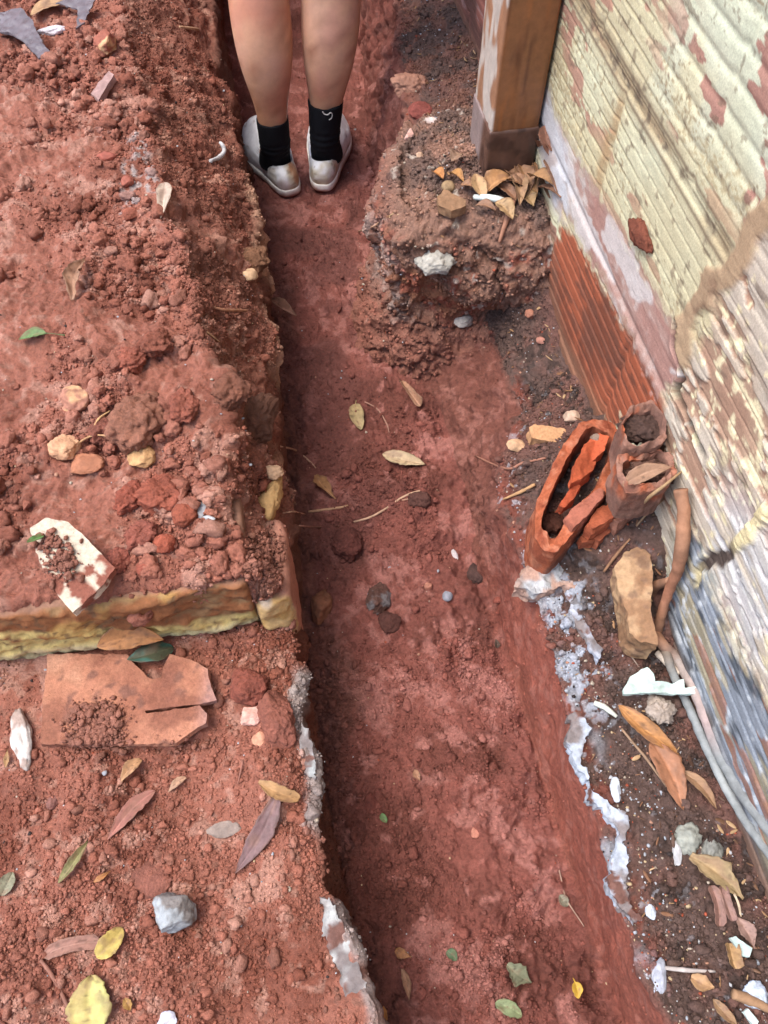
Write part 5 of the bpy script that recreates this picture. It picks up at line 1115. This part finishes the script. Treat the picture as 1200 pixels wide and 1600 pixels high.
twig([(927, 1100, .002), (944, 1108, .002), (962, 1122, .002)], 5, A(206, 210, 196), 'short pale stick on the dark strip left of the orange brown leaf', 'stick', 'stick', 1.)
twig([(1036, 1512, .004), (1070, 1516, .004), (1114, 1518, .004)], 3.5, A(186, 176, 170), 'straight pale stalk at the lower right', 'stalk', 'stalk', 1.)
twig([(1140, 1552, .004), (1166, 1562, .004), (1204, 1580, .004)], 9, A(168, 132, 100), 'thick brown stick in the bottom right corner', 'stick', 'stick', .8)
plate('plaster_flake', [(1140, 1466), (1150, 1462), (1174, 1482), (1172, 1496), (1160, 1494)], .186, .005, A(200, 220, 214), 'mint bit of paint under the pinkish crumpled leaf', 'flake', 0, .1, .001, M_STONE, .003)
plate('plaster_flake', [(1160, 1580), (1168, 1576), (1186, 1596), (1180, 1604)], .186, .005, A(206, 220, 214), 'mint sliver at the bottom right edge', 'flake', 0, .1, .001, M_STONE, .003)
V, F, cc = None, None, None
twig([(330, 258, .004), (344, 254, .006), (352, 244, .006), (349, 234, .005), (344, 228, .003)], 3.5, A(206, 206, 206), 'curled white strip of plastic on the bank beside the shoe', 'plastic_strip', 'strip', 1., .2)
# grey plastic sheet at the top left
for pts, lb in (([(-10, 20), (34, 16), (52, 36), (62, 58), (78, 84), (60, 88), (34, 62), (12, 48), (-10, 46)], 'folded grey purple plastic scrap in the top left corner'), ([(86, 2), (128, -6), (150, 4), (130, 34), (116, 40), (120, 14)], 'grey plastic scrap behind the tan leaf at the top')):
    plate('plastic_scrap', pts, .378, .003, A(116, 108, 114, .7), lb, 'plastic', .1, .1, .0025, M_PLASTIC, .008)
# rootlets and twigs
C_R = A(190, 150, 122)
for pxs, r, c, lb in [
    ([(553, 816), (580, 808), (605, 794), (628, 778), (655, 768), (684, 766)], 1.9, A(196, 160, 132), 'pale arching rootlet across the trench floor'),
    ([(628, 782), (656, 776), (686, 768)], 1.4, A(180, 140, 116), 'thinner rootlet under the arching one'),
    ([(282, 48, .006), (310, 53, .008), (346, 53, .004)], 2.2, A(200, 160, 126), 'rootlet sticking out of the bank at the top'),
    ([(334, 484, .004), (352, 490, .006), (376, 492, .008), (400, 494, .01)], 2.6, A(176, 126, 96), 'brown rootlet poking from the left bank over the trench'),
    ([(308, 512, .002), (326, 524, .004), (344, 537, .003)], 1.6, A(206, 168, 132), 'thin straw on the left bank below the brown rootlet'),
    ([(438, 698), (462, 704), (480, 718), (494, 732)], 1.8, C_R, 'rootlet curving down the left trench wall'),
    ([(442, 802), (460, 800), (478, 804)], 1.5, C_R, 'short rootlet above the slab corner in the trench'),
    ([(468, 822), (500, 824), (530, 822)], 1.6, A(150, 110, 92), 'thin rootlet beside the dark clod in the trench'),
    ([(482, 800), (500, 798), (530, 794), (544, 790)], 2.2, A(186, 146, 112), 'small twig below the crumpled tan leaf'),
    ([(570, 628), (590, 640), (604, 662), (608, 676)], 1.2, A(170, 130, 112), 'hair thin rootlet right of the yellowish leaf'),
    ([(66, 1500, .003), (84, 1524, .004), (104, 1562, .004), (122, 1604, .003)], 3.2, A(150, 104, 88), 'brown twig at the bottom left beside the large yellow leaf'),
    ([(148, 688, .012), (160, 668, .016), (176, 650, .01)], 1.8, A(206, 166, 116), 'straw standing among the clods'),
    ([(118, 704, .008), (150, 690, .012), (182, 689, .008)], 1.8, A(196, 154, 112), 'straw lying across the cream stones'),
    ([(868, 1336, .002), (876, 1372, .002), (884, 1404, .002), (912, 1448, .002)], 1.3, A(170, 140, 122), 'thin stalk running under the small grey leaf'),
    ([(852, 718, .003), (816, 726, .003), (790, 734, .002), (742, 714, .002)], 2.2, A(160, 112, 92), 'rootlet at the trench edge left of the ring brick'),
    ([(835, 760, .004), (812, 772, .004), (786, 782, .002)], 3.0, A(186, 146, 104), 'tan straw at the trench edge beside the ring brick'),
    ([(360, 196, .004), (384, 232, .004), (410, 246, .004), (420, 252, .003)], 1.4, A(150, 108, 88), 'thin rootlet hanging from the bank beside the left shoe'),
    ([(990, 812, .01), (1005, 790, .012), (1030, 770, .012), (1060, 745, .01)], 2.6, A(170, 140, 104), 'straw lying from the leaf on the bricks to the wall'),
    ([(992, 826, .006), (1010, 806, .008), (1034, 786, .008)], 2.0, A(150, 120, 92), 'second straw just below the first by the bricks'),
    ([(942, 896, .004), (960, 872, .006), (982, 846, .006)], 2.6, A(150, 112, 84), 'thin brown stick above the tan mortar wedge'),
    ([(966, 1002, .002), (980, 1020, .003), (998, 1044, .002)], 1.6, A(140, 122, 110), 'grey straw on the dark strip above the mint flake'),
    ([(970, 1140, .003), (986, 1160, .003), (1008, 1186, .003), (1040, 1230, .002)], 2.2, A(150, 122, 98), 'straw alongside the broad brown leaf'),
    ([(1144, 1396, .004), (1152, 1416, .004), (1156, 1440, .003)], 2.2, A(206, 186, 160), 'pale stalk of the torn khaki leaf'),
    ([(380, 1190, .002), (376, 1210, .003), (372, 1226, .002)], 1.4, A(160, 110, 94), 'short rootlet left of the curled yellow brown leaf'),
    ([(560, 362), (580, 356), (592, 348)], 1.4, C_R, 'short rootlet at the foot of the soil bank by the trench'),
    ([(600, 470, .002), (604, 520, .003), (614, 556, .003)], 1.2, A(120, 78, 66), 'dark rootlet below the corner of the soil bank'),
]:
    twig(pxs, r, c, lb, 'rootlet' if 'rootlet' in lb else 'straw' if 'straw' in lb else 'twig', 'rootlet' if 'rootlet' in lb else 'straw' if 'straw' in lb else 'twig')

# ------------------------------------------------------------------ loose crumbs and grit, uncountable
def scatter(name, pos, rad, cols, sub, label_mat, flat=.8):
    n = len(pos)
    if n == 0: return [], [], []
    v, f = ico(sub); m = len(v)
    T = np.stack([v * (1 + .42 * fbm3(v + 7 * k, 1.7, 4, 700 + k, .65))[:, None] for k in range(14)])
    k = RNG.integers(0, 14, n); ang = RNG.uniform(0, 2 * np.pi, n); B = T[k]
    ca, sa = np.cos(ang), np.sin(ang); x = B[..., 0] * ca[:, None] - B[..., 1] * sa[:, None]; y = B[..., 0] * sa[:, None] + B[..., 1] * ca[:, None]
    asp = RNG.uniform(.75, 1.3, (n, 1)); W_ = np.stack([x * asp, y / asp, B[..., 2] * flat], -1) * rad[:, None, None] + pos[:, None, :]
    C_ = cols[:, None, :] * (1 + .12 * RNG.normal(size=(n, m, 1)) * .5)
    F_ = (f[None] + (np.arange(n) * m)[:, None, None]).reshape(-1, 3)
    return W_.reshape(-1, 3), F_, C_.reshape(-1, 3)
def merge(parts):
    V, F, C_, o = [], [], [], 0
    for v, f, c in parts:
        if len(v) == 0: continue
        V.append(v); F.append(f + o); C_.append(c); o += len(v)
    return np.concatenate(V), np.concatenate(F), np.concatenate(C_)
gv = G.reshape(-1, 3); cell = np.abs(np.gradient(G[..., 0], axis=1) * np.gradient(G[..., 1], axis=0)).reshape(-1) + 2e-6
pxg, pyg = project(gv); vis = (pxg > -360) & (pxg < 1260) & (pyg > -40) & (pyg < 1800) & ((gv - np.array([0, 0, CAM_H])) @ FW > .2)
patch = np.clip(.5 + 1.1 * fbm2(gv[:, 0], gv[:, 1], 8, 3, 711), 0, 1.3).reshape(-1)
dens = (up * (.25 + 1.2 * loose) + dn * (.25 + .45 * loose) + bank * .9 + wallL * .12 + floor * (.18 + .6 * floor_loose) + wallR * .06 + right * 1.0).reshape(-1) * patch
dens = dens * cell * vis * (G[..., 0] < wx[:, None] - .002).reshape(-1)
nearw = 1 / (.5 + (gv[:, 1]) * .8 + .2); dens *= np.where(gv[:, 1] > 0, nearw, 1)
dens /= dens.sum()
def pick(n, lo, hi, pw, w=dens):
    i = RNG.choice(len(gv), n, p=w); r = lo * (1 - RNG.uniform(0, 1, n) * (1 - (lo / hi) ** pw)) ** (-1 / pw)
    p = gv[i] + RNG.normal(size=(n, 3)) * np.array([.0015, .0015, 0]); p[:, 2] += r * .25
    return i, p, r
base_c = CG.reshape(-1, 3)
bpy.context.view_layer.update()
COVER = []
for o in list(COL.objects):
    if o.type == 'MESH' and o.name.split('.')[0] in ('leaf', 'terracotta_tile', 'white_tile', 'plaster_flake', 'wood_chip', 'stone', 'lime_crust', 'shoe', 'flat_chip', 'root', 'mortar_wedge', 'concrete_chip'):
        w_ = wloc(o); bb_ = np.array([v.co[:] for v in o.data.vertices]) + np.array(w_)
        COVER.append((bb_[:, :2].min(0), bb_[:, :2].max(0), BVHTree.FromPolygons([Vector(q) for q in bb_], [tuple(f.vertices) for f in o.data.polygons])))
def uncovered(p, r):
    keep = np.ones(len(p), bool)
    for lo, hi, b in COVER:
        c_ = np.where(keep & np.all((p[:, :2] > lo - .002) & (p[:, :2] < hi + .002), axis=1))[0]
        for k in c_:
            if b.ray_cast(Vector(p[k]) + Vector((0, 0, .05)), Vector((0, 0, -1)), .07)[0] is not None: keep[k] = False
    return keep
i, p, r = pick(6400, .0022, .0085, 2.6); ok_ = uncovered(p, r); i, p, r = i[ok_], p[ok_], r[ok_]; c = base_c[i] * RNG.uniform(.85, 1.22, (len(i), 1)); s1 = scatter('c', p, r, c, 2, None)
i, p, r = pick(112000, .0009, .0027, 2.0); ok_ = uncovered(p, r); i, p, r = i[ok_], p[ok_], r[ok_]; c = base_c[i] * RNG.uniform(.75, 1.35, (len(i), 1)); s2 = scatter('c', p, r, c, 1, None)
wup = dens * (up.reshape(-1) > .5) * (bl.reshape(-1) > .5); wup /= wup.sum()
i, p, r = pick(1100, .0045, .014, 2.0, wup); ok_ = uncovered(p, r); i, p, r = i[ok_], p[ok_], r[ok_]; s0 = scatter('c', p, r, base_c[i] * RNG.uniform(.85, 1.15, (len(i), 1)), 3, None)
# soil that has fallen on the terracotta tile and on the white tile
ex = []
for cx_, cy_, sx_, sy_, n in ((152, 1140, 20, 18, 1100), (174, 1120, 9, 10, 200), (98, 880, 14, 14, 240), (76, 850, 10, 8, 90), (415, 870, 13, 22, 700), (300, 1165, 24, 6, 60)):
    for _ in range(n):
        h_ = hit(random.gauss(cx_, sx_), random.gauss(cy_, sy_)); ex.append(h_)
ex = np.array(ex); rx_ = .0009 * (1 - RNG.uniform(0, .93, len(ex))) ** (-.62); ex[:, 2] += rx_ * .3 + np.abs(RNG.normal(size=len(ex))) * .002
s3 = scatter('c', ex, rx_, np.tile(A(170, 116, 98, .7), (len(ex), 1)) * RNG.uniform(.75, 1.25, (len(ex), 1)), 2, None)
# crumbs on top and face of the soil bank
bvv, bcc = bv, bc
pb_x, pb_y = project(bvv); okb = np.where((bvv[:, 2] > .02) & (bvv[:, 1] < 1.35) & (bvv[:, 0] < WX0 + WK * bvv[:, 1]))[0]
ib = RNG.choice(okb, 5000); rb = RNG.uniform(.0012, .004, 5000); pb2 = bvv[ib] + RNG.normal(size=(5000, 3)) * .001
s4 = scatter('c', pb2, rb, bcc[ib] * RNG.uniform(.75, 1.4, (5000, 1)), 1, None)
V, F, C_ = merge([s0, s1, s2, s3, s4]); crumbs = link('soil_crumbs', mesh('soil_crumbs', V, F, C_, M_CRUMB, False)); crumbs['kind'] = 'stuff'
# pale mortar grit and lime flecks
wgt = (right * (1.0 + 1.6 * sstep(.08, .0, np.abs(dxr - .03)) * sstep(.6, .4, Y_)) + up * .12 + dn * .14 + bank * .20 + floor * .06).reshape(-1) * cell * vis * (G[..., 0] < wx[:, None] - .002).reshape(-1); wgt *= np.where(gv[:, 1] > 0, nearw, 1); wgt /= wgt.sum()
i, p, r = pick(3600, .0008, .0034, 2.6, wgt); ok_ = uncovered(p, r); i, p, r = i[ok_], p[ok_], r[ok_]
pal = np.array([A(214, 216, 220), A(206, 190, 170), A(200, 150, 124), A(190, 196, 204), A(186, 96, 70), A(60, 50, 48), A(216, 190, 150)])
cg = pal[RNG.choice(len(pal), len(i), p=[.16, .16, .20, .12, .12, .14, .10])] * .78
g1 = scatter('g', p, r, cg, 1, None, .6)
ib = RNG.choice(okb, 260); g2 = scatter('g', bvv[ib], RNG.uniform(.001, .003, 260), pal[RNG.choice(7, 260)] * .8, 1, None, .7)
V, F, C_ = merge([g1, g2]); grit = link('mortar_grit', mesh('mortar_grit', V, F, C_, M_STONE)); grit['kind'] = 'stuff'
# dark leaf litter, too small and too many to count
wl = right.reshape(-1) * sstep(.0, .7, ug + 0 * Y_).reshape(-1) * ((zoneg == 9) * .4 + (zoneg == 10)).reshape(-1) * cell * vis * (G[..., 0] < wx[:, None] - .004).reshape(-1); wl /= wl.sum()
i = RNG.choice(len(gv), 520, p=wl); p = gv[i] + np.array([0, 0, .0015]); jb = RNG.choice(okb[bvv[okb, 2] > .28], 160); p = np.concatenate([p, bvv[jb] + np.array([0, 0, .001])]); n = len(p)
okl = uncovered(p, None); p = p[okl]; n = len(p)
v0, f0 = ico(2); a_ = RNG.uniform(0, 2 * np.pi, n); L1 = RNG.uniform(.002, .008, n); L2 = L1 * RNG.uniform(.12, .4, n); tl_ = RNG.normal(size=(n, 2)) * .25
bx_ = v0[None, :, 0] * L1[:, None]; by_ = v0[None, :, 1] * L2[:, None]; bz_ = v0[None, :, 2] * .0006 + bx_ * tl_[:, :1] + by_ * tl_[:, 1:] + .3 * np.abs(bx_) * RNG.uniform(0, 1, (n, 1))
Wl = np.stack([bx_ * np.cos(a_)[:, None] - by_ * np.sin(a_)[:, None], bx_ * np.sin(a_)[:, None] + by_ * np.cos(a_)[:, None], bz_], -1) + p[:, None, :]
pl_ = np.array([A(120, 88, 66), A(96, 70, 56), A(164, 124, 86), A(140, 100, 74), A(72, 54, 46), A(190, 156, 116)]); cl_ = np.repeat(pl_[RNG.choice(6, n)][:, None], len(v0), 1)
litter = link('leaf_litter', mesh('leaf_litter', Wl.reshape(-1, 3), (f0[None] + (np.arange(n) * len(v0))[:, None, None]).reshape(-1, 3), cl_.reshape(-1, 3), M_LEAF)); litter['kind'] = 'stuff'
